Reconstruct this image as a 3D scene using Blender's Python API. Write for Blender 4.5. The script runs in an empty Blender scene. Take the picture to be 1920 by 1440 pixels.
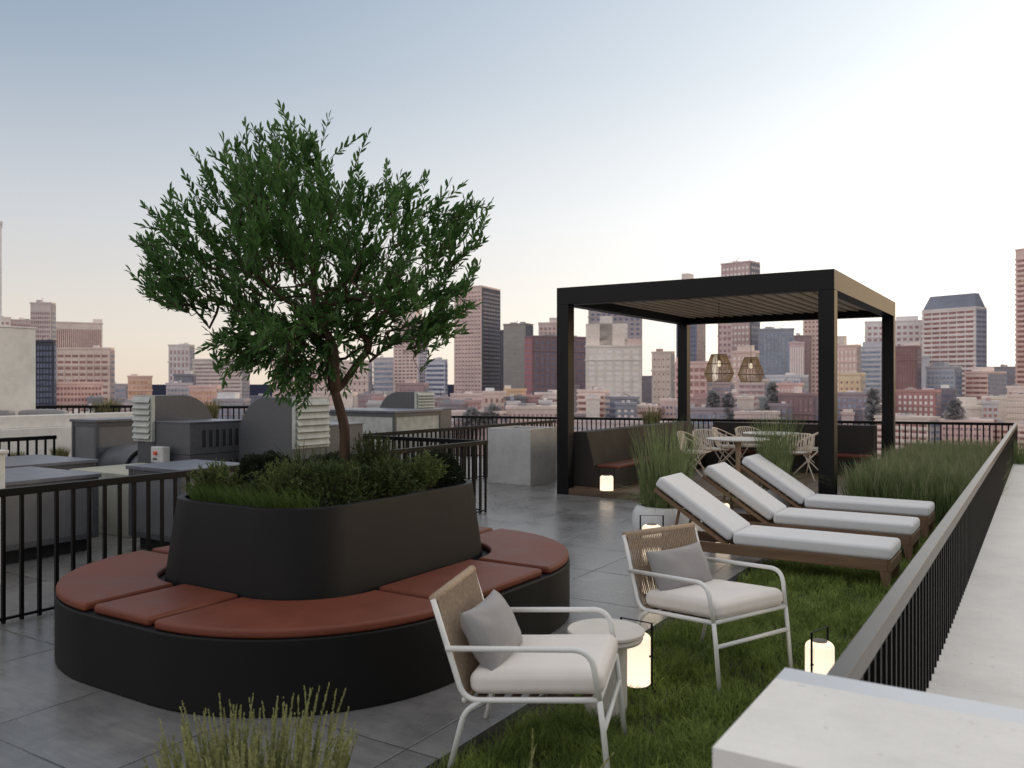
import bpy, bmesh, math, random
import numpy as np
from mathutils import Vector, Matrix
random.seed(7); RNG=np.random.default_rng(11)
S=bpy.context.scene; COL=S.collection
R=math.radians
# ------------------------------------------------------------------ camera
YAW=R(32.25); FX=1580.0; CH=1.7
sn,cs=math.sin(YAW),math.cos(YAW)
cd=bpy.data.cameras.new('camera'); cam=bpy.data.objects.new('camera',cd); COL.objects.link(cam)
cam.location=(0,0,CH); cam.rotation_euler=(R(90),0,YAW)
cd.sensor_width=36; cd.lens=FX/1920*36; cd.clip_start=.05; cd.clip_end=90000
cd.dof.use_dof=True; cd.dof.focus_distance=7.0; cd.dof.aperture_fstop=3.8
S.camera=cam
# ------------------------------------------------------------------ light
SUN_EL=R(12); SUN_AZ=R(48)      # azimuth clockwise from +Y
W=bpy.data.worlds.new('World'); S.world=W; W.use_nodes=True
nt=W.node_tree; N=nt.nodes; L=nt.links; N.clear()
def wn(t,**k):
    n=N.new(t)
    for a,b in k.items(): setattr(n,a,b)
    return n
def wmath(op,a,b=None,c=None,clamp=False):
    n=wn('ShaderNodeMath',operation=op); n.use_clamp=clamp
    for i,v in enumerate((a,b,c)):
        if v is None: continue
        if isinstance(v,(int,float)): n.inputs[i].default_value=v
        else: L.new(v,n.inputs[i])
    return n.outputs[0]
tc=wn('ShaderNodeTexCoord'); sep=wn('ShaderNodeSeparateXYZ')
nrm=wn('ShaderNodeVectorMath',operation='NORMALIZE'); L.new(tc.outputs['Generated'],nrm.inputs[0]); L.new(nrm.outputs[0],sep.inputs[0])
el=wmath('MULTIPLY',wmath('ARCSINE',sep.outputs[2]),1/ (math.pi/2))   # 0..1 up to the zenith
rp=wn('ShaderNodeValToRGB'); L.new(el,rp.inputs[0])
cr=rp.color_ramp
stops=[(0.0,(.80,.67,.555)),(.035,(.78,.70,.625)),(.12,(.61,.63,.665)),(.22,(.35,.43,.53)),(.31,(.215,.315,.46)),(.48,(.66,.67,.69)),(1.0,(.88,.86,.84))]
while len(cr.elements)<len(stops): cr.elements.new(.5)
for e,(p,c) in zip(cr.elements,stops): e.position=p; e.color=(*c,1)
gd=Vector((math.sin(R(14))*math.cos(R(8)),math.cos(R(14))*math.cos(R(8)),math.sin(R(8))))
dt=wn('ShaderNodeVectorMath',operation='DOT_PRODUCT'); L.new(nrm.outputs[0],dt.inputs[0]); dt.inputs[1].default_value=gd
g1=wmath('POWER',wmath('MAXIMUM',dt.outputs['Value'],0.0),2.45)
g2=wmath('POWER',wmath('MAXIMUM',dt.outputs['Value'],0.0),14.0)
gl=wmath('ADD',wmath('MULTIPLY',g1,.66),wmath('MULTIPLY',g2,.34))
gm=wn('ShaderNodeMix',data_type='RGBA',blend_type='ADD'); gm.inputs[0].default_value=1
gc=wn('ShaderNodeMix',data_type='RGBA',blend_type='MULTIPLY'); gc.inputs[0].default_value=1
gc.inputs[6].default_value=(1,.95,.84,1); L.new(gl,gc.inputs[7])
L.new(rp.outputs[0],gm.inputs[6]); L.new(gc.outputs[2],gm.inputs[7])
az=wmath('ARCTAN2',sep.outputs[0],sep.outputs[1])
mr=wn('ShaderNodeMapRange',interpolation_type='SMOOTHSTEP'); L.new(az,mr.inputs[0]); mr.inputs[1].default_value=R(0); mr.inputs[2].default_value=R(13)
mr2=wn('ShaderNodeMapRange',interpolation_type='SMOOTHSTEP'); L.new(az,mr2.inputs[0]); mr2.inputs[1].default_value=R(70); mr2.inputs[2].default_value=R(120); mr2.inputs[3].default_value=1; mr2.inputs[4].default_value=0
mr3=wn('ShaderNodeMapRange',interpolation_type='SMOOTHSTEP'); L.new(el,mr3.inputs[0]); mr3.inputs[1].default_value=.1; mr3.inputs[2].default_value=.45; mr3.inputs[3].default_value=1; mr3.inputs[4].default_value=0
wf=wmath('MULTIPLY',wmath('MULTIPLY',mr.outputs[0],mr2.outputs[0]),mr3.outputs[0])
gw=wn('ShaderNodeMix',data_type='RGBA',blend_type='MULTIPLY'); L.new(wf,gw.inputs[0]); gw.inputs[7].default_value=(1.12,.80,.50,1)
sky=wn('ShaderNodeTexSky',sky_type='NISHITA'); sky.sun_disc=False; sky.sun_elevation=SUN_EL; sky.sun_rotation=SUN_AZ
bk=wmath('MULTIPLY',wmath('POWER',wmath('MAXIMUM',wmath('MULTIPLY',dt.outputs['Value'],-1.0),0.0),1.2),.65)
bc=wn('ShaderNodeMix',data_type='RGBA',blend_type='MULTIPLY'); bc.inputs[0].default_value=1; bc.inputs[6].default_value=(1,.84,.74,1); L.new(bk,bc.inputs[7])
ga=wn('ShaderNodeMix',data_type='RGBA',blend_type='ADD'); ga.inputs[0].default_value=1; L.new(gm.outputs[2],ga.inputs[6]); L.new(bc.outputs[2],ga.inputs[7])
nm=wn('ShaderNodeMix',data_type='RGBA',blend_type='MULTIPLY'); nm.inputs[0].default_value=1; L.new(sky.outputs[0],nm.inputs[6]); nm.inputs[7].default_value=(.1,.1,.1,1)
mx=wn('ShaderNodeMix',data_type='RGBA',blend_type='MIX'); mx.inputs[0].default_value=.12
L.new(ga.outputs[2],gw.inputs[6]); L.new(gw.outputs[2],mx.inputs[6]); L.new(nm.outputs[2],mx.inputs[7])
bg=wn('ShaderNodeBackground'); bg.inputs[1].default_value=1.0; L.new(mx.outputs[2],bg.inputs[0])
wo=wn('ShaderNodeOutputWorld'); L.new(bg.outputs[0],wo.inputs[0])
sd=bpy.data.lights.new('sun','SUN'); sd.energy=.5; sd.angle=R(14); sd.color=(1,.86,.68)
so=bpy.data.objects.new('sun',sd); COL.objects.link(so)
so.rotation_euler=Vector((math.sin(SUN_AZ)*math.cos(SUN_EL),math.cos(SUN_AZ)*math.cos(SUN_EL),math.sin(SUN_EL))).to_track_quat('Z','Y').to_euler()
S.view_settings.view_transform='Standard'; S.view_settings.look='None'; S.view_settings.exposure=.11; S.view_settings.gamma=1
S.render.engine='CYCLES'; S.cycles.max_bounces=8; S.cycles.transparent_max_bounces=8
# ------------------------------------------------------------------ helpers
def lin(c): return tuple((x/255/12.92 if x/255<=.04045 else ((x/255+.055)/1.055)**2.4) for x in c)
class NB:
    def __init__(s,name):
        s.m=bpy.data.materials.new(name); s.m.use_nodes=True; s.t=s.m.node_tree
        s.p=s.t.nodes['Principled BSDF']
    def n(s,t,ins=None,**k):
        n=s.t.nodes.new(t)
        for a,b in k.items(): setattr(n,a,b)
        for a,b in (ins or {}).items(): s.set(n.inputs[a],b)
        return n
    def set(s,i,v):
        if isinstance(v,bpy.types.NodeSocket): s.t.links.new(v,i)
        else: i.default_value=v
    def math(s,op,a,b=0.0):
        n=s.n('ShaderNodeMath',operation=op); s.set(n.inputs[0],a); s.set(n.inputs[1],b); return n.outputs[0]
    def mix(s,f,a,b,bt='MIX'):
        n=s.n('ShaderNodeMix',data_type='RGBA',blend_type=bt); s.set(n.inputs[0],f)
        s.set(n.inputs[6],(*a,1) if isinstance(a,tuple) else a); s.set(n.inputs[7],(*b,1) if isinstance(b,tuple) else b); return n.outputs[2]
    def co(s,which='Object',sc=None):
        t=s.n('ShaderNodeTexCoord').outputs[which]
        if sc:
            m=s.n('ShaderNodeMapping'); s.t.links.new(t,m.inputs[0]); m.inputs[3].default_value=sc; return m.outputs[0]
        return t
    def noise(s,vec,scale,detail=4,rough=.55):
        n=s.n('ShaderNodeTexNoise',{'Scale':scale,'Detail':detail,'Roughness':rough}); s.t.links.new(vec,n.inputs['Vector']); return n.outputs[0]
    def ramp(s,f,stops):
        n=s.n('ShaderNodeValToRGB'); s.set(n.inputs[0],f); e=n.color_ramp.elements
        while len(e)<len(stops): e.new(.5)
        for a,(p,c) in zip(e,stops): a.position=p; a.color=(*c,1) if isinstance(c,tuple) else (c,c,c,1)
        return n.outputs[0]
    def bump(s,h,st=.3,d=.01):
        b=s.n('ShaderNodeBump',{'Height':h,'Strength':st,'Distance':d}); s.t.links.new(b.outputs[0],s.p.inputs['Normal'])
    def fin(s,color=None,rough=None,metal=None,spec=None):
        for k,v in (('Base Color',color),('Roughness',rough),('Metallic',metal),('Specular IOR Level',spec)):
            if v is None: continue
            s.set(s.p.inputs[k],(*v,1) if isinstance(v,tuple) else v)
        return s.m
def simple(name,c,rough=.5,var=.15,scale=6,bump=0,metal=0,spec=None,bscale=60,coord='Object',rv=.12):
    b=NB(name); v=b.co(coord); f=b.noise(v,scale,5)
    f=b.ramp(f,[(.3,0.0),(.7,1.0)])
    col=b.mix(f,tuple(x*(1-var) for x in c),tuple(min(1,x*(1+var)) for x in c))
    if bump: b.bump(b.noise(v,bscale,4),bump,.004)
    r=b.math('ADD',b.math('MULTIPLY',f,rv),rough-rv/2)
    return b.fin(col,r,metal,spec)
def obj(name,me,mat,parent=None,smooth=False,bevel=0,seg=2,sub=0):
    o=bpy.data.objects.new(name,me); COL.objects.link(o)
    if mat is not None: me.materials.append(mat)
    if parent is not None: o.parent=parent
    if smooth: me.polygons.foreach_set('use_smooth',[True]*len(me.polygons))
    if bevel:
        m=o.modifiers.new('bevel','BEVEL'); m.width=bevel; m.segments=seg; m.limit_method='ANGLE'; m.angle_limit=R(40); m.harden_normals=False
        if smooth: q=o.modifiers.new('wn','WEIGHTED_NORMAL'); q.weight=100; q.keep_sharp=True
    if sub:
        m=o.modifiers.new('sub','SUBSURF'); m.levels=sub; m.render_levels=sub
    return o
def thing(name,label,cat,loc=(0,0,0),rz=0,group=None):
    o=bpy.data.objects.new(name,None); COL.objects.link(o); o.location=loc; o.rotation_euler=(0,0,rz)
    o.empty_display_size=.1
    return tag(o,label,cat,group)
def tag(o,label,cat,group=None,kind=None):
    o['label']=label; o['category']=cat
    if group: o['group']=group
    if kind: o['kind']=kind
    return o
def struct(o): o['kind']='structure'; return o
def kids(o): return [c for c in bpy.data.objects if c.parent==o]
def dup(root,loc,rz,label=None,group=None):
    r=root.copy(); COL.objects.link(r); r.location=loc; r.rotation_euler=(0,0,rz)
    if label: r['label']=label
    if group: r['group']=group
    for ch in kids(root):
        c=ch.copy(); COL.objects.link(c); c.parent=r
        for g in kids(ch):
            d=g.copy(); COL.objects.link(d); d.parent=c
    return r
class MB:
    def __init__(s): s.v=[]; s.f=[]
    def add(s,v,f):
        o=len(s.v); s.v+= [tuple(p) for p in v]; s.f+=[tuple(i+o for i in q) for q in f]; return s
    def box(s,x0,x1,y0,y1,z0,z1):
        return s.add([(x0,y0,z0),(x1,y0,z0),(x1,y1,z0),(x0,y1,z0),(x0,y0,z1),(x1,y0,z1),(x1,y1,z1),(x0,y1,z1)],
          [(3,2,1,0),(4,5,6,7),(0,1,5,4),(1,2,6,5),(2,3,7,6),(3,0,4,7)])
    def bar(s,a,b,w,h,up=(0,0,1)):
        a=Vector(a);b=Vector(b);d=(b-a).normalized();u=Vector(up)
        x=d.cross(u).normalized(); z=x.cross(d)
        v=[]
        for p in (a,b):
            for i,j in ((-1,-1),(1,-1),(1,1),(-1,1)): v.append(p+x*(w/2*i)+z*(h/2*j))
        return s.add(v,[(3,2,1,0),(4,5,6,7),(0,1,5,4),(1,2,6,5),(2,3,7,6),(3,0,4,7)])
    def prism(s,poly,z0,z1,taper=None):
        n=len(poly); top=taper or poly
        v=[(x,y,z0) for x,y in poly]+[(x,y,z1) for x,y in top]
        f=[tuple(range(n-1,-1,-1)),tuple(range(n,2*n))]+[(i,(i+1)%n,n+(i+1)%n,n+i) for i in range(n)]
        return s.add(v,f)
    def ring(s,outer,inner,z0,z1,outer_t=None,inner_t=None):
        n=len(outer); ot=outer_t or outer; it=inner_t or inner
        v=[(x,y,z0) for x,y in outer]+[(x,y,z1) for x,y in ot]+[(x,y,z1) for x,y in it]+[(x,y,z0) for x,y in inner]
        f=[]
        for i in range(n):
            j=(i+1)%n
            for a in range(4):
                b=(a+1)%4
                f.append((a*n+i,a*n+j,b*n+j,b*n+i))
        return s.add(v,f)
    def lathe(s,prof,n=32,c=(0,0,0),cap=True):
        v=[];f=[]
        for r,z in prof:
            for i in range(n):
                a=2*math.pi*i/n; v.append((c[0]+r*math.cos(a),c[1]+r*math.sin(a),c[2]+z))
        m=len(prof)
        for k in range(m-1):
            for i in range(n):
                j=(i+1)%n; f.append((k*n+i,k*n+j,(k+1)*n+j,(k+1)*n+i))
        if cap:
            f.append(tuple(range(n-1,-1,-1))); f.append(tuple((m-1)*n+i for i in range(n)))
        return s.add(v,f)
    def tube(s,pts,r,n=8,closed=False,cap=True):
        P=[Vector(p) for p in pts]; m=len(P)
        rr=r if isinstance(r,(list,tuple)) else [r]*m
        T=[]
        for i in range(m):
            a=P[(i-1)%m] if (closed or i>0) else P[i]; b=P[(i+1)%m] if (closed or i<m-1) else P[i]
            t=(b-a); T.append(t.normalized() if t.length>1e-9 else Vector((0,0,1)))
        up=Vector((0,0,1)) if abs(T[0].z)<.9 else Vector((1,0,0))
        x=T[0].cross(up).normalized(); v=[];f=[]
        for i in range(m):
            x=(x-T[i]*x.dot(T[i]))
            x=x.normalized() if x.length>1e-6 else T[i].orthogonal().normalized()
            y=T[i].cross(x)
            for k in range(n):
                a=2*math.pi*k/n; v.append(P[i]+(x*math.cos(a)+y*math.sin(a))*rr[i])
        for i in range(m if closed else m-1):
            j=(i+1)%m
            for k in range(n):
                q=(k+1)%n; f.append((i*n+k,i*n+q,j*n+q,j*n+k))
        if cap and not closed:
            f.append(tuple(range(n-1,-1,-1))); f.append(tuple((m-1)*n+k for k in range(n)))
        return s.add(v,f)
    def mesh(s,name):
        me=bpy.data.meshes.new(name); me.from_pydata(s.v,[],s.f); me.validate()
        b=bmesh.new(); b.from_mesh(me); bmesh.ops.recalc_face_normals(b,faces=b.faces); b.to_mesh(me); b.free()
        return me
    def build(s,name,mat,parent=None,**k): return obj(name,s.mesh(name),mat,parent,**k)
def fillet(pts,r,n=6):
    """round the inner corners of a polyline"""
    P=[Vector(p) for p in pts]; out=[P[0]]
    for i in range(1,len(P)-1):
        a,b,c=P[i-1],P[i],P[i+1]; rr=r if not isinstance(r,(list,tuple)) else r[i-1]
        if rr<=0: out.append(b); continue
        u=(a-b);v=(c-b); k=min(rr,u.length*.49,v.length*.49)
        p=b+u.normalized()*k;q=b+v.normalized()*k
        for j in range(n+1):
            t=j/n; out.append(p*(1-t)**2+b*2*t*(1-t)+q*t*t)
    out.append(P[-1]); return out
def rrect(x0,x1,y0,y1,r,n=12):
    o=[]
    for cx,cy,a0 in ((x1-r,y0+r,-90),(x1-r,y1-r,0),(x0+r,y1-r,90),(x0+r,y0+r,180)):
        for i in range(n+1):
            a=R(a0+90*i/n); o.append((cx+r*math.cos(a),cy+r*math.sin(a)))
    return o
def npmesh(name,V,F):
    me=bpy.data.meshes.new(name); V=np.asarray(V,dtype=np.float32); F=np.asarray(F,dtype=np.int32); k=F.shape[1]
    me.vertices.add(len(V)); me.vertices.foreach_set('co',V.ravel())
    me.loops.add(F.size); me.loops.foreach_set('vertex_index',F.ravel())
    me.polygons.add(len(F)); me.polygons.foreach_set('loop_start',np.arange(0,F.size,k,dtype=np.int32)); me.polygons.foreach_set('loop_total',np.full(len(F),k,dtype=np.int32))
    me.update(calc_edges=True); me.validate(); return me
def blades(P,az,h,w,lean,segs=4,face=None,droop=.3,tip=.75):
    """vectorised curved grass blades; returns V,F"""
    n=len(P); face=az+RNG.uniform(-1.2,1.2,n) if face is None else face
    ts=np.linspace(0,1,segs+1); V=np.zeros((n,segs+1,2,3))
    dx,dy=np.cos(az),np.sin(az); px,py=-np.sin(face),np.cos(face)
    for i,t in enumerate(ts):
        q=np.stack([P[:,0]+dx*lean*h*t**1.8,P[:,1]+dy*lean*h*t**1.8,P[:,2]+h*(t-droop*lean*t**2.5)],1)
        ww=(w*(1-t)**tip*.5+.0003)[:,None]; o=np.stack([px,py,np.zeros(n)],1)*ww
        V[:,i,0]=q-o; V[:,i,1]=q+o
    b=(np.arange(n)*(segs+1)*2)[:,None,None]
    i=np.arange(segs)[None,:,None]*2
    F=(b+i+np.array([0,1,3,2])[None,None,:]).reshape(-1,4)
    return V.reshape(-1,3),F
def joinVF(parts):
    Vs=[];Fs=[];o=0
    for V,F in parts: Vs.append(V);Fs.append(F+o);o+=len(V)
    return np.concatenate(Vs),np.concatenate(Fs)
def leaves(P,D,Ln,Wd,fold=.25,roll=None):
    """lance-shaped leaves: base P, direction D (unit), 2 quads each"""
    n=len(P); up=np.array([0,0,1.0]); rnd=RNG.normal(size=(n,3))
    X=np.cross(D,up[None]+rnd*.8); X/=np.linalg.norm(X,axis=1)[:,None]+1e-9; Z=np.cross(X,D)
    Ln=Ln[:,None];Wd=Wd[:,None]
    V=np.stack([P,P+D*Ln*.3+X*Wd*.42+Z*Wd*fold,P+D*Ln*.68+X*Wd*.46+Z*Wd*fold,P+D*Ln-Z*Ln*.06,P+D*Ln*.68-X*Wd*.46+Z*Wd*fold,P+D*Ln*.3-X*Wd*.42+Z*Wd*fold],1)
    b=(np.arange(n)*6)[:,None]
    F=np.concatenate([b+np.array([[0,1,2,3]]),b+np.array([[0,3,4,5]])],0)
    return V.reshape(-1,3),F
def cushion(sx,sy,sz,r=.045,n=30,wr=0,seed=0,dome=.06):
    """soft pad: rounded box with a slightly domed top and optional creases"""
    rg=np.random.default_rng(seed); b=bmesh.new(); bmesh.ops.create_cube(b,size=2)
    bmesh.ops.subdivide_edges(b,edges=b.edges[:],cuts=n,use_grid_fill=True)
    ph=rg.uniform(0,6.28,12); fr=rg.uniform(3,9,12); an=rg.uniform(0,6.28,12); hs=Vector((sx/2,sy/2,sz/2))
    for v in b.verts:
        u=[math.sin(a*math.pi/2) for a in v.co]
        p=Vector((u[0]*hs.x,u[1]*hs.y,u[2]*hs.z)); c=Vector([max(-(h-r),min(h-r,q)) for q,h in zip(p,hs)])
        d=p-c
        if d.length>1e-9: p=c+d.normalized()*min(r,d.length)
        k=(1-u[0]**2)*(1-u[1]**2)
        z=p.z*(1+dome*4*(k**.5-.5)*.5)
        bul=1+.012*(1-(p.z/hs.z)**2)
        if wr:
            w=sum(math.sin(fr[i]*(u[0]*math.cos(an[i])+u[1]*math.sin(an[i]))*1.6+ph[i]) for i in range(12)); z+=wr*w/6*(.4+.3*(u[0]**2+u[1]**2))
        v.co=(p.x*bul,p.y*bul,z)
    me=bpy.data.meshes.new('cushion'); b.to_mesh(me); b.free(); return me
def pillow_mesh(sx,sy,sz,wr,seed):
    rg=np.random.default_rng(seed); b=bmesh.new(); bmesh.ops.create_cube(b,size=2)
    bmesh.ops.subdivide_edges(b,edges=b.edges[:],cuts=22,use_grid_fill=True)
    ph=rg.uniform(0,6.28,14); fr=rg.uniform(2,10,14); an=rg.uniform(0,6.28,14)
    for v in b.verts:
        x,y,z=v.co
        t=max(0,(1-abs(x)**2.4))**.5*max(0,(1-abs(y)**2.4))**.5
        px=x*(1-.09*(1-abs(y)**2)*abs(x)**3); py=y*(1-.10*(1-abs(x)**2)*abs(y)**3)
        w=sum(math.sin(fr[i]*(x*math.cos(an[i])+y*math.sin(an[i]))+ph[i])/ (1+.15*fr[i]) for i in range(14))
        # creases radiating from the corners
        cr=0
        for qx,qy in ((1,1),(-1,1),(1,-1),(-1,-1)):
            dx,dy=qx-x,qy-y; r=math.hypot(dx,dy)+.05; cr+=math.sin(9*math.atan2(dy,dx)+qx*2+seed)*math.exp(-r*1.6)
        zz=z*(t*.97+.03)
        v.co=(px*sx/2,py*sy/2,zz*sz/2+wr*(w*.35+cr)*(.25+.75*t))
    me=bpy.data.meshes.new('pillow'); b.to_mesh(me); b.free(); return me
def at(px,py,d):
    l=d*(px-960)/FX
    return Vector((-d*sn+l*cs,d*cs+l*sn,CH-(py-720)*d/FX))
# ------------------------------------------------------------------ materials
def m_paver():
    b=NB('stone_paver'); v=b.co(); s=b.n('ShaderNodeSeparateXYZ'); b.t.links.new(v,s.inputs[0])
    T=.955
    def ax(o,off):
        q=b.math('DIVIDE',b.math('ADD',o,off),T); return b.math('FRACT',q),b.math('FLOOR',q)
    fx,ix=ax(s.outputs[0],2.51+T*40); fy,iy=ax(s.outputs[1],-.19+T*40)
    def jd(f): return b.math('MINIMUM',f,b.math('SUBTRACT',1.0,f))
    d=b.math('MINIMUM',jd(fx),jd(fy)); joint=b.math('LESS_THAN',d,.0034)
    soft=b.ramp(d,[(0,0.0),(.012,1.0)])
    cx=b.n('ShaderNodeCombineXYZ',{0:ix,1:iy}); wnz=b.n('ShaderNodeTexWhiteNoise',noise_dimensions='2D'); b.t.links.new(cx.outputs[0],wnz.inputs[0])
    ofs=b.n('ShaderNodeVectorMath',operation='MULTIPLY_ADD'); b.t.links.new(wnz.outputs[1],ofs.inputs[0]); ofs.inputs[1].default_value=(9,9,9); b.t.links.new(v,ofs.inputs[2])
    vv=ofs.outputs[0]
    n1=b.noise(vv,1.6,6,.62); n2=b.noise(vv,14,5,.6); st=b.n('ShaderNodeMapping'); b.t.links.new(vv,st.inputs[0]); st.inputs[3].default_value=(2,26,2); n3=b.noise(st.outputs[0],1.5,5,.65)
    f=b.math('ADD',b.math('MULTIPLY',n1,.55),b.math('ADD',b.math('MULTIPLY',n2,.2),b.math('MULTIPLY',n3,.3)))
    c=b.ramp(f,[(.3,(.095,.093,.093)),(.5,(.165,.162,.162)),(.7,(.27,.266,.264))])
    c=b.mix(b.math('MULTIPLY',wnz.outputs[0],.25),c,(.07,.07,.075))
    sp=b.ramp(b.noise(vv,140,2),[(.60,0.0),(.75,.35)])
    c=b.mix(sp,c,(.2,.2,.2)); c=b.mix(joint,c,(.03,.03,.032))
    b.bump(b.math('ADD',soft,b.math('MULTIPLY',n2,.10)),.45,.004)
    r=b.math('ADD',b.math('MULTIPLY',n1,.30),.14)
    return b.fin(c,r,0,.75)
def m_concrete(name,base=.42,rough=.75,tint=(1,.985,.95),scale=1.0,streak=False):
    b=NB(name); v=b.co(); n1=b.noise(v,2.2*scale,6,.62); n2=b.noise(v,11*scale,5,.6); n4=b.noise(v,70*scale,3)
    f=b.math('ADD',b.math('MULTIPLY',n1,.6),b.math('ADD',b.math('MULTIPLY',n2,.28),b.math('MULTIPLY',n4,.12)))
    t=lambda k:tuple(base*k*x for x in tint)
    c=b.ramp(f,[(.28,t(.72 if not streak else .84)),(.5,t(1.0)),(.7,t(1.18 if not streak else 1.09))])
    h=b.math('ADD',n2,b.math('MULTIPLY',n4,.5))
    if streak:
        mp=b.n('ShaderNodeMapping'); b.t.links.new(v,mp.inputs[0]); mp.inputs[2].default_value=(0,0,R(8)); mp.inputs[3].default_value=(3,30,3)
        n5=b.noise(mp.outputs[0],2,6,.7); h=b.math('ADD',h,b.math('MULTIPLY',n5,1.2))
        c=b.mix(b.math('MULTIPLY',b.ramp(n5,[(.55,0.0),(.8,1.0)]),.25),c,t(.7))
        pits=b.ramp(b.noise(v,26,2,.4),[(.24,1.0),(.30,0.0)]); c=b.mix(b.math('MULTIPLY',pits,.4),c,t(.55)); h=b.math('SUBTRACT',h,pits)
    b.bump(h,.35,.006); return b.fin(c,rough,0,.35)
def m_wood(name,a,bc,axis=0,scale=1.0,rough=.55):
    b=NB(name); sc=[28*scale,28*scale,28*scale]; sc[axis]=1.6*scale
    v=b.co('Object',tuple(sc)); n1=b.noise(v,1.0,6,.65)
    c=b.ramp(n1,[(.3,a),(.5,tuple((x+y)/2 for x,y in zip(a,bc))),(.68,bc)])
    b.bump(n1,.15,.002); return b.fin(c,rough,0,.4)
def m_fabric(name,c,sc=420,var=.08):
    b=NB(name); v=b.co(); w=b.n('ShaderNodeTexNoise',{'Scale':sc,'Detail':2}); b.t.links.new(v,w.inputs['Vector'])
    n1=b.noise(v,5,4)
    mp=b.n('ShaderNodeMapping'); b.t.links.new(v,mp.inputs[0]); mp.inputs[3].default_value=(900,60,300); n3=b.noise(mp.outputs[0],1,2)
    f=b.math('ADD',b.math('MULTIPLY',n1,.4),b.math('ADD',b.math('MULTIPLY',w.outputs[0],.3),b.math('MULTIPLY',n3,.3)))
    col=b.mix(b.ramp(f,[(.35,0.0),(.65,1.0)]),tuple(x*(1-var) for x in c),tuple(x*(1+var) for x in c))
    b.bump(b.math('ADD',w.outputs[0],n3),.25,.0015)
    b.p.inputs['Sheen Weight'].default_value=.25; b.p.inputs['Sheen Roughness'].default_value=.6
    return b.fin(col,.9,0,.2)
def m_leaf(name,dark,light,scale=9,trans=.25,rough=.45,spec=.4):
    b=NB(name); geo=b.n('ShaderNodeNewGeometry'); n1=b.noise(geo.outputs['Position'],scale,3); n2=b.noise(geo.outputs['Position'],scale*7,2)
    rp_=b.math('ADD',b.math('MULTIPLY',n1,.55),b.math('MULTIPLY',n2,.45))
    c=b.ramp(rp_,[(.34,dark),(.5,tuple((x+y)/2 for x,y in zip(dark,light))),(.66,light)])
    b.fin(c,rough,0,spec)
    tr=b.n('ShaderNodeBsdfTranslucent'); b.t.links.new(b.mix(.5,c,light),tr.inputs[0]); ms=b.n('ShaderNodeMixShader'); ms.inputs[0].default_value=trans
    out=b.t.nodes['Material Output']; b.t.links.new(b.p.outputs[0],ms.inputs[1]); b.t.links.new(tr.outputs[0],ms.inputs[2]); b.t.links.new(ms.outputs[0],out.inputs[0])
    return b.m
def emis(name,c,st):
    b=NB(name); b.p.inputs['Emission Color'].default_value=(*c,1); b.p.inputs['Emission Strength'].default_value=st; return b.fin(c,.4)
M={}
M['paver']=m_paver()
M['conc']=m_concrete('pale_concrete',.76,.8,streak=True,tint=(1,.98,.94))
M['concwall']=m_concrete('stucco_wall',.64,.85,(1,.99,.965),.7)
M['conccube']=m_concrete('cast_concrete',.47,.8,(1,.99,.97),1.3)
M['flash']=simple('zinc_flashing',(.55,.57,.60),.35,.05,3,metal=.6)
M['black']=simple('black_powder_coat',(.007,.007,.008),.40,.05,8,spec=.2,rv=.01)
M['bench']=simple('dark_bench_finish',(.030,.0255,.022),.7,.1,3,spec=.25)
M['rail']=simple('black_rail_paint',(.0045,.0045,.0047),.45,.10,8,spec=.16,rv=.03)
M['caprail']=simple('satin_black_rail_cap',(.034,.025,.018),.32,.05,8,spec=.62,rv=.03)
M['planter']=simple('charcoal_planter_finish',(.0078,.0075,.0077),.55,.12,2.5,bump=.05,bscale=180,spec=.2,rv=.06)
M['pad']=simple('terracotta_vinyl',(.15,.040,.021),.54,.14,3,bump=.10,bscale=220,spec=.36)
M['white']=simple('white_powder_coat',(.74,.74,.72),.35,.03,6)
M['rope']=simple('tan_rope',(.36,.27,.19),.8,.22,60,bump=.5,bscale=500)
M['strap']=simple('brown_strap',(.16,.095,.065),.7,.1,12)
M['seat']=m_fabric('oatmeal_fabric',(.74,.69,.65))
M['mat']=m_fabric('grey_white_fabric',(.68,.685,.695),var=.05)
M['pillow']=m_fabric('grey_velvet',(.27,.258,.26),700,.14)
M['teak']=m_wood('teak_wood',(.10,.058,.032),(.235,.145,.085),0)
M['teaky']=m_wood('teak_end_wood',(.10,.058,.032),(.235,.145,.085),2)
M['table']=simple('cream_stone_table',(.62,.575,.52),.55,.06,9)
M['lampglass']=emis('lit_opal_glass',(1.0,.825,.62),1.05)
def _g(m):
    t_=m.node_tree; c=t_.nodes.new('ShaderNodeTexCoord'); q=t_.nodes.new('ShaderNodeSeparateXYZ'); r_=t_.nodes.new('ShaderNodeMapRange')
    t_.links.new(c.outputs['Generated'],q.inputs[0]); t_.links.new(q.outputs[2],r_.inputs[0]); r_.inputs[3].default_value=1.20; r_.inputs[4].default_value=.74
    t_.links.new(r_.outputs[0],t_.nodes['Principled BSDF'].inputs['Emission Strength'])
_g(M['lampglass'])
M['lampcap']=simple('lantern_cap',(.16,.14,.125),.6,.1)
M['pot']=simple('white_glazed_pot',(.72,.72,.72),.45,.04,3)
M['soil']=simple('dark_soil',(.03,.021,.015),.95,.5,40,bump=.8,bscale=90)
M['cream']=simple('cream_painted_steel',(.86,.75,.61),.5,.06,10)
M['creamtop']=simple('white_table_top',(.90,.88,.83),.4,.03,6)
M['tabwood']=m_wood('oak_leg',(.33,.23,.14),(.48,.35,.23),2)
M['slat']=simple('bronze_louvre',(.74,.60,.45),.38,metal=.45,var=.06,scale=5) if 0 else simple('bronze_louvre',(.80,.65,.49),.4,.08,5)
M['rattan']=simple('rattan_strand',(.60,.43,.25),.7,.25,30)
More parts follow.
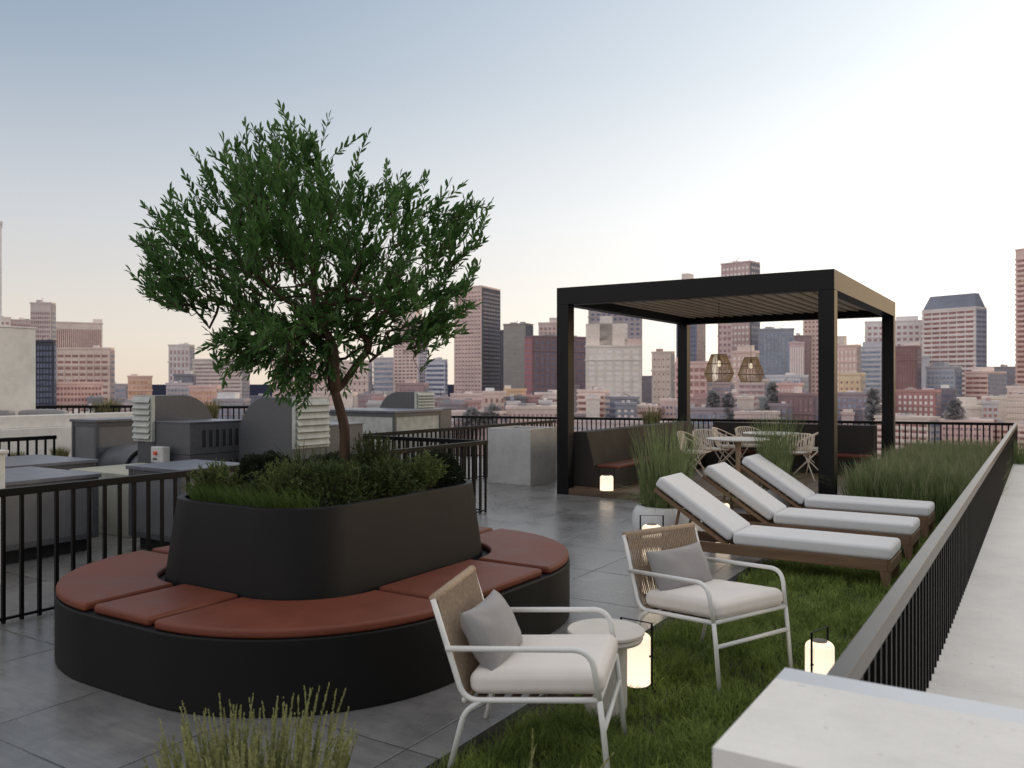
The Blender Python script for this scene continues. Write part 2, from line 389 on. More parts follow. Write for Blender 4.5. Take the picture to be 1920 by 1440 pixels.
M['bulb']=emis('filament_bulb',(1,.86,.64),1.0)
M['galv']=simple('galvanised_steel',(.095,.10,.112),.45,.22,45,metal=.3,bump=.05,bscale=30)
M['galvlite']=simple('pale_steel_panel',(.17,.175,.19),.4,.10,4,metal=.3)
M['galvtop']=simple('blue_grey_steel_lid',(.125,.135,.165),.38,.18,5,metal=.35)
M['louvre']=simple('weathered_louvre',(.44,.455,.42),.6,.2,7)
M['dark']=simple('dark_void',(.012,.013,.015),.8,.1)
M['plinth']=m_concrete('mossy_concrete',.36,.85,(1,1,.86),2.0)
M['lawn']=m_leaf('lawn_grass',(.05,.098,.017),(.285,.365,.085),5,.25,.6,.25)
M['tall']=m_leaf('miscanthus',(.075,.115,.038),(.25,.325,.13),3.5,.25,.6,.25)
M['talltip']=m_leaf('grass_seed_tip',(.16,.17,.09),(.33,.34,.20),3.5,.25,.7,.2)
M['potgrass']=m_leaf('pot_grass',(.07,.105,.036),(.28,.335,.15),4,.25,.55,.3)
M['seed']=m_leaf('seed_head_grass',(.23,.24,.09),(.47,.475,.235),8,.2,.75,.2)
M['pampas']=m_leaf('dry_grass',(.10,.10,.04),(.26,.24,.12),6,.2,.75,.2)
M['olive']=m_leaf('olive_leaf',(.016,.060,.012),(.115,.235,.065),7.5,.32,.45,.3)
M['bark']=m_wood('tree_bark',(.022,.012,.008),(.095,.055,.035),2,1.2,.9)
M['box']=m_leaf('boxwood_leaf',(.006,.011,.004),(.020,.032,.011),9,.12,.6,.3)
M['shrub']=m_leaf('shrub_leaf',(.018,.034,.010),(.095,.13,.04),8,.2,.55,.3)
M['feather']=m_leaf('feathery_leaf',(.042,.075,.02),(.20,.26,.085),9,.25,.6,.3)
M['bedgrass']=m_leaf('planter_grass',(.032,.062,.013),(.12,.185,.045),8,.3,.6,.3)
M['deck']=m_wood('deck_board',(.085,.053,.033),(.22,.145,.092),1,.5,.5)
# ------------------------------------------------------------------ setting: terrace floor, ground, water
FL=(-11.84,16.04); FR=(-.47,18.82)              # line of the far railing
poly=[(-13.6,-4),(-2.32,-4),(-2.32,18.37),(-11.84,16.04),(-13.6,15.61)]
struct(MB().prism(poly,-.12,0).build('paved_terrace',M['paver']))
struct(MB().prism([(-2.32,-4),(-.5,-4),(-.5,18.81),(-2.32,18.37)],-.3,-.045).build('lawn_soil',M['soil']))
struct(MB().prism([(-13.6,-4),(.9,-4),(.9,19.15),(-11.84,16.04),(-13.6,15.61)],-36,-.301).build('host_building_body',simple('grey_render',(.25,.24,.23),.8)))
gm_=simple('city_ground',(.10,.095,.10),.9,.4,.02)
struct(MB().box(-1500,1200,-800,1100,-36.5,-36).build('city_ground',gm_))
wb=NB('dark_sea'); wv=wb.co(); wb.bump(wb.noise(wv,.05,3),.2,1.0)
struct(MB().box(-60000,60000,-60000,60000,-41,-40).build('sea_water',wb.fin((.030,.031,.052),.9,0,.0)))
# pale wall on the camera side
t=thing('parapet_wall','long pale concrete parapet wall top running beside the right railing','wall',(0,0,0))
MB().box(-.498,.9,2.121,16.6,-.3,.38).build('coping',M['conc'],t,bevel=.008)
t=thing('concrete_block','big pale concrete block with grey metal back edge in the front right corner','block',(0,0,0))
MB().box(-.54,1.6,1.58,2.03,-.29,1.0).build('body',M['conc'],t)
MB().box(-.54,1.6,2.0301,2.12,-.29,1.0).build('flashing',M['flash'],t)
# ------------------------------------------------------------------ railings
def railing(label,pts,z0,z1,sp,name='railing',bw=.024,cap=(.05,.055),post_every=None,group='black balustrades of the terrace',deep=.024,mat='rail'):
    t=thing(name,label,'railing',(pts[0][0],pts[0][1],0),0,group); o=Vector((pts[0][0],pts[0][1],0))
    cp=MB();bt=MB();items=[]
    for a,b in zip(pts[:-1],pts[1:]):
        a=Vector((*a,0))-o;b=Vector((*b,0))-o; u=(b-a).normalized(); ln=(b-a).length
        cp.bar(a+Vector((0,0,z1-cap[1]/2))-u*cap[0]/2,b+Vector((0,0,z1-cap[1]/2))+u*cap[0]/2,cap[0],cap[1])
        bt.bar(a+Vector((0,0,z0+.03)),b+Vector((0,0,z0+.03)),.018,.018)
        n=max(1,round(ln/sp))
        for i in range(n): items.append((a+u*(ln*i/n),math.atan2(u.y,u.x)))
    items.append((b,math.atan2(u.y,u.x)))
    cp.build('top_rail',M[mat],t,bevel=.003)
    if z0<.2: bt.build('bottom_rail',M['rail'],t)
    h=z1-cap[1]
    me=MB().box(-bw/2,bw/2,-deep/2,deep/2,z0+.001,h).mesh('baluster'); me.materials.append(M['rail'])
    items.sort(key=lambda q:((q[0]+o).length))
    for p,a in items[:100]:
        k=bpy.data.objects.new('baluster',me); COL.objects.link(k); k.parent=t; k.location=p; k.rotation_euler=(0,0,a)
    if len(items)>100:
        mb=MB()
        for p,a in items[100:]: mb.box(p.x-deep/2,p.x+deep/2,p.y-bw/2,p.y+bw/2,z0+.001,h)
        k=mb.build('baluster_row',M['rail'],t); k['kind']='stuff'
    return t
railing('black railing in the left foreground behind the round planter bench',[(-6.25,-2.6),(-6.25,9.25)],0,.955,.128)
railing('short black cross railing between the planter and the concrete cube planter',[(-6.33,9.25),(-8.6,9.25)],0,.955,.128)
railing('black railing running back past the machines to the concrete cube planter',[(-8.6,9.33),(-8.6,15.3)],0,.955,.12)
railing('long black far railing at the roof edge behind the pergola',[FL,FR],0,.955,.106)
railing('thick capped black railing on the pale parapet at right',[(-.447,2.16),(-.447,18.75)],.381,.955,.106,bw=.022,cap=(.052,.06),deep=.05,mat='caprail')
railing('black railing on the far left in front of the stucco wall',[(-12.15,2.5),(-12.15,6.8)],0,.955,.128)
# ------------------------------------------------------------------ round planter bench
BCX,BCY=-4.30,4.44
t=thing('planter_bench','black round-cornered planter with terracotta seat pads all round and a tree','planter',(BCX,BCY,0))
out=rrect(-1.465,1.465,-1.70,1.70,1.18,22)
MB().prism(out,.0,.40).build('bench_base',M['planter'],t,bevel=.012,seg=3,smooth=True)
pb=rrect(-.745,.745,-1.06,1.06,.40,14); pt=rrect(-.69,.69,-1.0,1.0,.40,14); pi=rrect(-.64,.64,-.95,.95,.35,14)
pin=rrect(-.66,.66,-.97,.97,.36,14)
MB().ring(pb,pin,.4005,.957,pt,pi).build('planter_body',M['planter'],t,bevel=.006,smooth=True)
MB().prism(pi,.82,.86).build('soil',M['soil'],t)
PX=.95 # corner arc centre distance bookkeeping
cxr,cyr=1.465-1.18,1.70-1.18
def pad(poly): MB().prism(poly,.4005,.452).build('seat_pad',M['pad'],t,bevel=.019,seg=4,smooth=True)
ro,ri=1.15,.545
g=.030
for sx,sy in ((1,-1),(1,1),(-1,1),(-1,-1)):
    P=[];n=22
    for i in range(n+1):
        a=R(90*i/n); P.append((sx*(cxr+g+ro*math.sin(a)*.985),sy*(cyr+g+ro*math.cos(a)*.985)))
    for i in range(n,-1,-1):
        a=R(90*i/n); P.append((sx*(cxr+g+ri*math.sin(a)),sy*(cyr+g+ri*math.cos(a))))
    pad(P if sx*sy<0 else P[::-1])
for sy in (-1,1):
    y0,y1=sorted((sy*(cyr+ri),sy*(cyr+ro)))
    pad([(-cxr+g,y0),(cxr-g,y0),(cxr-g,y1),(-cxr+g,y1)])
for sx in (-1,1):
    x0,x1=sorted((sx*(cxr+ri),sx*(cxr+ro)))
    pad([(x0,-cyr+g),(x1,-cyr+g),(x1,cyr-g),(x0,cyr-g)])
# ------------------------------------------------------------------ pergola
PXa,PXb,PYa,PYb,PZ=-6.37,-2.28,11.39,16.68,3.185
t=thing('pergola','black flat-roofed pergola with slatted roof over the dining corner','pergola',(PXa,PYa,0))
o=Vector((PXa,PYa,0)); wx,wy=PXb-PXa,PYb-PYa; pw=.2
for x in (0,wx-pw):
    for y in (0,wy-pw): MB().box(x,x+pw,y,y+pw,0,PZ-.265).build('post',M['black'],t,bevel=.004)
MB().box(0,wx,0,.2,PZ-.264,PZ).build('beam',M['black'],t,bevel=.004)
MB().box(0,wx,wy-.2,wy,PZ-.264,PZ).build('beam',M['black'],t,bevel=.004)
MB().box(0,.2,.2005,wy-.2005,PZ-.264,PZ).build('beam',M['black'],t,bevel=.004)
MB().box(wx-.2,wx,.2005,wy-.2005,PZ-.264,PZ).build('beam',M['black'],t,bevel=.004)
ns=19; sp=(wx-.4)/ns
mb=MB(); mb.box(-sp*.47,sp*.47,-(wy-.44)/2,(wy-.44)/2,-.012,.012); sm=mb.mesh('roof_slat'); sm.materials.append(M['slat'])
MB().box(.2005,wx-.2005,.2005,wy-.2005,PZ-.07,PZ-.03).build('gap_shade_sheet',M['dark'],t)  # added dark sheet: blocks the sky so the slat gaps read as shade
for i in range(ns):
    k=bpy.data.objects.new('roof_slat',sm); COL.objects.link(k); k.parent=t; k.location=(.2+sp*(i+.5),wy/2,PZ-.13); k.rotation_euler=(0,R(9),0)
# deck
b_=MB()
t2=thing('timber_deck','brown timber deck platform under the pergola','deck',(PXa,PYa,0))
nb=28; bw=(wx-.02)/nb
for i in range(nb): b_.box(.01+bw*i+.003,.01+bw*(i+1)-.003,.205,wy-.205,.0,.10)
b_.build('board',M['deck'],t2,bevel=.002)
MB().box(.201,wx-.201,.012,.2,.0,.10).build('edge_board',m_wood('deck_edge_wood',(.06,.038,.024),(.16,.105,.066),0,.5),t2,bevel=.003)
# L-shaped bench
t=thing('corner_bench','dark L-shaped pergola bench with sloping back and terracotta pads','bench',(-6.15,11.72,.101))
mb=MB(); yl=4.62
prof=[(-.1,0),(.62,0),(.62,.30),(.27,.30),(.13,.85),(-.1,.85)]
v=[(x,0,z) for x,z in prof]+[(x,yl,z) for x,z in prof]; n=len(prof)
mb.add(v,[tuple(range(n)),tuple(range(2*n-1,n-1,-1))]+[(i,(i+1)%n,n+(i+1)%n,n+i) for i in range(n)])
mb.build('side_run',M['bench'],t,bevel=.006)
mb=MB(); v=[(.625,yl+.1-x,z) for x,z in [( -.1+.1,0),(.72,0),(.72,.30),(.37,.30),(.23,.85),(0,.85)]]+[(3.6,yl+.1-x,z) for x,z in [(-.1+.1,0),(.72,0),(.72,.30),(.37,.30),(.23,.85),(0,.85)]]
mb.add(v,[tuple(range(n)),tuple(range(2*n-1,n-1,-1))]+[(i,(i+1)%n,n+(i+1)%n,n+i) for i in range(n)]); mb.build('back_run',M['bench'],t,bevel=.006)
for y0,y1 in ((.06,1.55),(1.58,3.0),(3.03,3.85)): MB().box(.28,.625,y0,y1,.301,.345).build('seat_pad',M['pad'],t,bevel=.014,seg=3)
for x0,x1 in ((.70,1.65),(1.68,2.62),(2.65,3.58)): MB().box(x0,x1,yl-.63,yl-.28,.301,.345).build('seat_pad',M['pad'],t,bevel=.014,seg=3)
# concrete cube planter
t=thing('cube_planter','large grey concrete cube planter left of the pergola','planter',(-8.1,12.05,0))
MB().ring([(0,0),(.86,0),(.86,.9),(0,.9)],[(.07,.07),(.79,.07),(.79,.83),(.07,.83)],0,.945).build('cube_body',M['conccube'],t,bevel=.006)
MB().box(.071,.789,.071,.829,.4,.62).build('soil',M['soil'],t)
# ------------------------------------------------------------------ sun loungers
def lounger():
    t=thing('sun_lounger','nearest teak sun lounger with white cushion, on the lawn','sun lounger',(0,0,0),0,'teak sun loungers in a row')
    x0,x1,y0,y1=-2.05,0,0,.56
    for ya,yb in ((y0,y0+.035),(y1-.035,y1)): MB().box(x0,x1-.0355,ya,yb,.135,.228).build('side_rail',M['teak'],t,bevel=.004)
    MB().box(-.035,0,y0,y1,.135,.2285).build('end_rail',M['teaky'],t,bevel=.004)
    MB().box(x0,x0+.035,y0+.0355,y1-.0355,.14,.226).build('end_rail',M['teaky'],t,bevel=.004)
    for xa in (-.085,x0+.02):
        for ya in (y0+.002,y1-.062):
            MB().prism([(xa+.02,ya+.008),(xa+.062,ya+.008),(xa+.062,ya+.052),(xa+.02,ya+.052)],-.04,.1345,[(xa-.012,ya),(xa+.078,ya),(xa+.078,ya+.06),(xa-.012,ya+.06)]).build('leg',M['teaky'],t,bevel=.004)
    s=MB()
    for i in range(14): s.box(-1.33+i*.095,-1.33+i*.095+.07,y0+.036,y1-.036,.205,.222)
    s.build('slat_base',M['teak'],t)
    me=cushion(1.33,.545,.116,r=.028,n=40,dome=.05); m=obj('mattress',me,M['mat'],t,smooth=True); m.location=(-.675,.28,.283)
    A=R(33); back=bpy.data.objects.new('backrest',None)
    bk=MB()
    for ya,yb in ((y0+.004,y0+.04),(y1-.04,y1-.004)): bk.box(-.86,0.0,ya,yb,-.03,.005)
    for i in range(8): bk.box(-.85+i*.105,-.85+i*.105+.075,y0+.0405,y1-.0405,-.02,-.001)
    f=bk.build('backrest_frame',M['teak'],t,bevel=.003); f.location=(-1.385,0,.222); f.rotation_euler=(0,A,0)
    me=cushion(.86,.545,.116,r=.028,n=36,dome=.05); m=obj('back_cushion',me,M['mat'],t,smooth=True)
    c=Matrix.Rotation(A,4,'Y')@Vector((-.435,.28,.075)); m.location=Vector((-1.395,0,.232))+c; m.rotation_euler=(0,A,0)
    st=MB(); 
    for ya in (.08,.48): st.bar((-1.95,ya,.20),(-1.88,ya,.52),.022,.022,(0,1,0))
    st.bar((-1.95,.08,.20),(-1.95,.48,.20),.022,.022); st.build('back_prop',M['teak'],t)
    return t
ll=lounger(); ll.location=(-1.065,7.60,0)
dup(ll,(-1.065,8.965,0),0,'middle teak sun lounger with white cushion, between two others')
dup(ll,(-1.065,10.33,0),0,'farthest teak sun lounger with white cushion, beside the tall grass')
# ------------------------------------------------------------------ armchairs
def armchair(label,loc,rz):
    t=thing('armchair',label,'armchair',loc,rz,'white tube armchairs on the lawn')
    w=.313; r=.0128
    Tp=(-.348,.753);A=(-.279,.545);Sx=(-.205,.322);Fp=(.386,.372);Cc=(.352,.585);K=(.403,.24);Pp=(.432,-.04);B=(-.285,-.04)
    for sy in (-1,1):
        y=sy*w
        p=lambda q:(q[0],y,q[1])
        MB().tube(fillet([p(Tp),p(A),p(Sx),p(Fp)],[.05,.07]),r,10).build('side_frame',M['white'],t,smooth=True)
        arm=fillet([(A[0]-.005,y+sy*.012,A[1]),(Cc[0],y+sy*.012,Cc[1]),p(Fp)],[.085],10)
        MB().tube(arm,r,10).build('armrest',M['white'],t,smooth=True)
        MB().tube([p(Fp),p(K),p(Pp)],r,10).build('leg',M['white'],t,smooth=True)
        MB().tube(fillet([(-.13,y,.327),(-.205,y,.27),p(B)],[.06]),r,10).build('leg',M['white'],t,smooth=True)
    for n_,q in (('front_rail',Fp),('stretcher',K),('back_rail',Sx)):
        MB().tube([(q[0],-w,q[1]),(q[0],w,q[1])],r*.95,10).build(n_,M['white'],t,smooth=True)
    rp=MB(); nn=40
    dx,dz=Sx[0]-Tp[0],Sx[1]-Tp[1]
    rp.tube([(Tp[0],-w+.004,Tp[1]),(Tp[0],w-.004,Tp[1])],.0205,12)
    for i in range(nn):
        y=-w+.018+(2*w-.036)*i/(nn-1)
        j=.0012*math.sin(i*2.3)
        pts=[(Tp[0]-.016,y,Tp[1]-.004),(Tp[0]+dx*.33-.003,y+j,Tp[1]+dz*.33),(Tp[0]+dx*.66-.003,y-j,Tp[1]+dz*.66),(Sx[0]-.006,y,Sx[1]+.008)]
        rp.tube(pts,.0042,5)
        pts=[(Tp[0]+.018,y+.001,Tp[1]-.004),(Tp[0]+dx*.5+.008,y,Tp[1]+dz*.5),(Sx[0]+.010,y+.001,Sx[1]+.008)]
        rp.tube(pts,.0042,5)
    rp.tube([(Sx[0],-w+.016,Sx[1]),(Sx[0],w-.016,Sx[1])],.019,10)
    rp.build('rope_back',M['rope'],t,smooth=True)
    st=MB(); rk=math.atan2(Fp[1]-Sx[1],Fp[0]-Sx[0])
    for i in range(7):
        u=-.14+i*.078; z=Sx[1]+(u-Sx[0])*math.tan(rk)
        st.box(u-.02,u+.02,-w,w,z-.004,z+.001)
    st.build('seat_strap',M['strap'],t)
    me=cushion(.59,.585,.112,r=.044,n=40,wr=.0024,seed=3,dome=.07); m=obj('seat_cushion',me,M['seat'],t,smooth=True)
    m.location=(.105,0,.410); m.rotation_euler=(0,-rk,0)
    return t
ac1=armchair('white armchair nearest the planter bench, seen from its back corner with rope back',(-2.044,3.357,0),R(19))
ac2=dup(ac1,(-1.783,4.994,0),R(-23),'white armchair beside the loungers with glowing lantern light through its rope back')
def throw(label,ch,u,v,z,rx,rz,seed,sx=.42,sy=.31):
    o=obj('throw_pillow',pillow_mesh(sx,sy,.17,.0085,seed),M['pillow'],None,smooth=True)
    tag(o,label,'pillow','grey scatter cushions on the armchairs')
    h=ch.rotation_euler[2]
    P=Matrix.Rotation(h,4,'Z')@Vector((u,v,z))+Vector(ch.location)
    o.location=P
    # pillow plane: x across the chair, y up the back
    bas=Matrix.Rotation(h+rz,4,'Z')@Matrix(((0,0,1,0),(1,0,0,0),(0,1,0,0),(0,0,0,1)))@Matrix.Rotation(rx,4,'X')
    o.rotation_euler=bas.to_euler(); return o
throw('crumpled grey pillow on the armchair nearest the planter bench',ac1,-.145,-.045,.555,R(-30),R(-4),5,.45,.30)
throw('smooth grey pillow on the armchair beside the loungers',ac2,-.15,-.015,.545,R(-26),R(5),9,.52,.28)
# side table
t=thing('side_table','round stone side table between the two armchairs','table',(*at(1136,1179,4.45)[:2],0))
zt=CH-459*4.45/FX
MB().lathe([(.0,zt-.022),(.195,zt-.022),(.203,zt-.016),(.203,zt-.004),(.199,zt),(0,zt)],64,cap=False).build('table_top',M['table'],t,smooth=False)
MB().lathe([(.115,zt-.062),(.188,zt-.055),(.196,zt-.040),(.190,zt-.0225),(.0,zt-.0225)],64,cap=False).build('apron',M['table'],t,smooth=False)
MB().lathe([(.112,-.045),(.112,zt-.062)],40).build('stem',M['table'],t,smooth=False)
# lanterns
def lantern(label,loc,rz,h=.285,r=.084,tot=.36):
    t=thing('lantern',label,'lantern',loc,rz,'glowing white lanterns with black handles')
    p=[(r*.80,.012)]
    for i in range(7):
        a=R(-70+70*i/6); p.append((r-.022+.022*math.cos(a),.034+.022*math.sin(a)))
    for i in range(9):
        a=R(90*i/8); p.append((r-.035+.035*math.cos(a),h-.035+.035*math.sin(a)))
    p.append((r*.5,h+.001))
    MB().lathe(p,36).build('glass_body',M['lampglass'],t,smooth=True)
    MB().lathe([(r*.52,h-.001),(r*.52,h+.006),(r*.3,h+.008)],28).build('cap',M['lampcap'],t)
    q=.0068; e=r+.014
    MB().tube([(-e,0,0.0),(-e,0,tot),(e,0,tot),(e,0,0.0)],q,6).build('handle',M['rail'],t)
    MB().lathe([(r*.9,.0),(r*.9,.012)],28).build('base_disc',M['rail'],t)
    k=MB(); 
    for sx in (-1,1): k.tube([(sx*(r-.002),0,h*.62),(sx*(e+.006),0,h*.62)],.006,8)
    k.build('knob',M['rail'],t)
    return t
def gp(px,py): 
    d=FX*CH/(py-720); return at(px,py,d)
p=at(1193,1276,4.83); lantern('lit lantern on the grass just behind the stone side table',(p.x,p.y,-.03),R(-5),.30,.085,.375)
p=at(1537,1292,4.70); lantern('lit lantern on the grass in front of the right railing',(p.x,p.y,-.03),R(75),.295,.078,.36)
p=at(1137.5,931,12.7); lantern('lit lantern on the paving at the front of the pergola bench',(p.x,p.y,0),R(28),.32,.10,.43)
p=at(1222,1115,6.8); lantern('tall lit lantern behind the armchair, in front of the white pot',(p.x,p.y,0),R(32),.565,.078,.64)
p=at(1355,930,8.74); lantern('tall lit lantern half hidden between two sun loungers',(p.x,p.y,0),R(32),.465,.072,.53)
# ------------------------------------------------------------------ dining set
def dchair():
    t=thing('dining_chair','','dining chair',(0,0,0),0,'cream slatted dining chairs')
    rail=[(.24,.24,.47),(.16,.265,.60),(0,.27,.665),(-.14,.25,.73),(-.235,.17,.775),(-.265,.06,.785),(-.265,-.06,.785),(-.235,-.17,.775),(-.14,-.25,.73),(0,-.27,.665),(.16,-.265,.60),(.24,-.24,.47)]
    MB().tube(fillet(rail,.06,3),.011,7).build('rim',M['cream'],t,smooth=True)
    s=MB()
    for i in range(10):
        y=-.2+.4*i/9
        s.tube(fillet([(.22,y*1.02,.445),(-.16,y*.92,.43),(-.265+.03*abs(y/.2)**2,y*1.0,.775-.01*abs(y/.2)**2)],.09,4),.0125,5)
    for sy in (-1,1):
        for x,zr in ((.08,.63),(-.05,.69)):
            s.tube(fillet([(x,sy*.205,.44),(x-.01,sy*.245,.47),(x-.02,sy*.265,zr)],.03,3),.0085,5)
    s.build('slat_shell',M['cream'],t,smooth=True)
    MB().tube([(.23,-.235,.45),(.23,.235,.45)],.011,7).build('front_rail',M['cream'],t,smooth=True)
    MB().lathe([(.05,.452),(.185,.452),(.195,.46),(.19,.472),(0,.474)],24).build('seat_pad',M['creamtop'],t,smooth=False)
    for sy in (-1,1):
        MB().tube([(.17,sy*.19,.435),(-.24,sy*.24,0)],.010,6).build('leg',M['cream'],t,smooth=True)
        MB().tube([(-.15,sy*.19,.425),(.26,sy*.24,0)],.010,6).build('leg',M['cream'],t,smooth=True)
    return t
DZ=.101
dc=dchair(); dc.location=(-5.02,13.75,DZ); dc.rotation_euler=(0,0,R(5)); dc['label']='cream dining chair leftmost at the near round table, turned sideways'
dup(dc,(-4.98,14.42,DZ),R(-38),'cream dining chair left behind the near round table')
dup(dc,(-4.93,15.25,DZ),R(8),'cream dining chair side-on between the two round tables')
dup(dc,(-4.62,15.72,DZ),R(-40),'cream dining chair farthest back at the far round table')
dup(dc,(-3.50,14.42,DZ),R(120),'cream dining chair seen from behind, left of the front right post')
dup(dc,(-3.52,15.5,DZ),R(190),'cream dining chair at the far table, half hidden by the front right post')
def dtable(label,x,y,z):
    t=thing('dining_table',label,'dining table',(x,y,DZ),0,'round white dining tables')
    h=z-DZ
    MB().lathe([(0,h-.03),(.47,h-.03),(.505,h-.012),(.505,h-.004),(.50,h),(0,h)],56,cap=False).build('table_top',M['creamtop'],t)
    MB().lathe([(.045,.03),(.038,h*.5),(.05,h-.03)],20).build('stem',M['tabwood'],t,smooth=True)
    MB().lathe([(.24,0),(.24,.015),(.06,.03)],32).build('foot',M['cream'],t)
dtable('nearer round white dining table with wooden stem',-4.25,13.7,.805)
dtable('farther round white dining table under the pergola',-4.15,15.35,.82)
# pendants
def pendant(label,px,d,ytop,ybot):
    a=at(px,ytop,d);b=at(px,ybot,d); t=thing('pendant_lamp',label,'pendant lamp',(a.x,a.y,b.z),0,'rattan pendant lamps')
    H=a.z-b.z; r0,r1,r2=.122,.235,.175; zm=H*.30
    s=MB(); n=72
    for i in range(n):
        a0=2*math.pi*i/n+random.uniform(-.02,.02); a1=a0+random.uniform(-.05,.05)
        s.tube([(r0*math.cos(a0),r0*math.sin(a0),H),(r1*math.cos(a1),r1*math.sin(a1),zm),(r2*math.cos(a0),r2*math.sin(a0),0)],.0036,4,cap=False)
    s.build('shade',M['rattan'],t)
    rg=MB()
    for r,z in ((r0,H),((r0+r1)/2+.005,(H+zm)/2),(r1,zm),(r2,0)):
        rg.tube([(r*math.cos(2*math.pi*i/36),r*math.sin(2*math.pi*i/36),z) for i in range(36)],.004,5,closed=True)
    for i in range(2):
        a_=math.pi*i/2; rg.tube([(-r0*math.cos(a_),-r0*math.sin(a_),H),(r0*math.cos(a_),r0*math.sin(a_),H)],.003,5)
    rg.build('ring',M['rail'],t)
    MB().tube([(0,0,H-.02),(0,0,PZ-.15-b.z)],.004,6).build('cord',M['rail'],t)
    MB().lathe([(.012,H-.02),(.024,H-.03),(.026,H-.09),(.02,H-.10)],16).build('socket',M['rail'],t)
    MB().lathe([(.012,H-.10),(.02,H-.115),(.036,H-.15),(.034,H-.175),(.018,H-.195),(.003,H-.2)],16).build('bulb',M['bulb'],t,smooth=True)
pendant('rattan pendant lamp on the left over the dining tables',1348,13.65,664.5,715.5)
pendant('rattan pendant lamp on the right over the dining tables',1408,15.5,670.5,716)
# ------------------------------------------------------------------ grasses and plants
def ring_pts(n,r,z=0):
    a=RNG.uniform(0,2*np.pi,n); q=np.sqrt(RNG.uniform(0,1,n))*r
    return np.stack([q*np.cos(a),q*np.sin(a),np.full(n,z)],1),a,q
def grass_clump(name,label,loc,r,h,n,mat,w=.007,lean=.35,cat='ornamental grass',group=None,heads=0,skirt=0):
    P,a,q=ring_pts(n,r)
    az=a+RNG.normal(0,.5,n); hh=h*RNG.uniform(.62,1.0,n); ln=lean*(.25+q/r)*RNG.uniform(.5,1.3,n)
    parts=[blades(P,az,hh,np.full(n,w),ln,5)]
    if skirt:
        P,a,q=ring_pts(skirt,r); az=a+RNG.normal(0,.4,skirt)
        parts.append(blades(P,az,h*.5*RNG.uniform(.6,1.1,skirt),np.full(skirt,w*.8),np.full(skirt,1.1)*RNG.uniform(.7,1.3,skirt),6,droop=.65))
    V,F=joinVF(parts); t=thing(name,label,cat,loc,0,group)
    obj('foliage',npmesh('foliage',V,F),mat,t)
    return t
def seed_spikes(t,n,r,h,mat,lean=.25):
    """stems carrying feathery seed heads made of many small bracts"""
    P,a,q=ring_pts(n,r); Vp=[]; 
    for i in range(n):
        az=a[i]+random.gauss(0,.5); H=h*random.uniform(.62,1.0); ln=lean*(q[i]/r)*random.uniform(.5,1.3)
        m=190; ts=np.sort(RNG.uniform(.34,1.0,m))
        C=np.stack([P[i,0]+math.cos(az)*ln*H*ts**1.8,P[i,1]+math.sin(az)*ln*H*ts**1.8,H*ts],1)
        D=RNG.normal(size=(m,3))*.6; D[:,2]=np.abs(D[:,2])+1.9; D/=np.linalg.norm(D,axis=1)[:,None]
        k=(1.05-ts)/.6
        Vp.append(leaves(C,D,.020*np.clip(k+.35,.3,1.1),.0062*np.clip(k+.5,.4,1.1),.1))
        Vp.append(blades(P[i:i+1],np.array([az]),np.array([H]),np.array([.004]),np.array([ln]),5,droop=0))
    V,F=joinVF(Vp); obj('seed_heads',npmesh('seed_heads',V,F),mat,t)
def pot(label,loc,r,h):
    t=thing('plant_pot',label,'plant pot',loc,0,'white round plant pots')
    p=[(r*.62,0),(r*.85,h*.06),(r*.98,h*.3),(r,h*.55),(r*.96,h*.82),(r*.86,h*.96),(r*.78,h),(r*.72,h*.985),(r*.70,h*.85)]
    MB().lathe(p,44,cap=False).build('pot_body',M['pot'],t,smooth=True); MB().lathe([(0,h*.84),(r*.71,h*.84)],30,cap=False).build('soil',M['soil'],t)
pot('rounded white pot of tall grass behind the nearest lounger',(-3.415,8.49,0),.36,.41)
grass_clump('grass_plant','tall green feathery grass growing in the white pot by the bench',(-3.415,8.49,.34),.27,1.10,380,M['potgrass'],.011,.19,group='potted grasses',skirt=170)
pot('white pot hidden behind the farthest lounger, in front of the pergola',(-2.93,11.05,0),.3,.36)
grass_clump('grass_plant','tall thin green grass in front of the dining tables',(-2.93,11.05,.30),.18,1.22,330,M['potgrass'],.0085,.2,group='potted grasses',skirt=140)
# lawn
def lawn():
    n=100000
    X=RNG.uniform(-2.28,-.51,n*2); Y=1.7+ (11.35-1.7)*RNG.uniform(0,1,n*2)**1.35
    keep=(RNG.uniform(0,1,n*2)<np.clip(1.15-(Y-2)/11,.25,1)); X,Y=X[keep][:n],Y[keep][:n]
    # tufts: uneven density and height
    f=np.sin(X*7.1+1.3*np.sin(Y*3.7))*np.sin(Y*6.3+1.7*np.sin(X*4.9)); f2=np.sin(X*19+Y*5)*np.sin(Y*17-X*7)
    keep=RNG.uniform(0,1,len(X))<np.clip(.85+.28*f+.15*f2-np.clip((-2.18-X)/.1,0,.75),.06,1); X,Y,f=X[keep],Y[keep],f[keep]
    m=len(X); P=np.stack([X,Y,np.full(m,-.046)],1); az=RNG.uniform(0,6.28,m)
    h=(.094+.032*f)*RNG.uniform(.5,1.25,m); w=np.clip(.0054+.0005*(Y-2.0),.0054,.0095)*RNG.uniform(.7,1.2,m)
    V,F=blades(P,az,h,w,RNG.uniform(.25,1.0,m),3,droop=.35)
    o=obj('lawn_grass',npmesh('lawn_grass',V,F),M['lawn']); tag(o,'short green lawn between the paving and the right railing','grass',None,'stuff')
lawn()
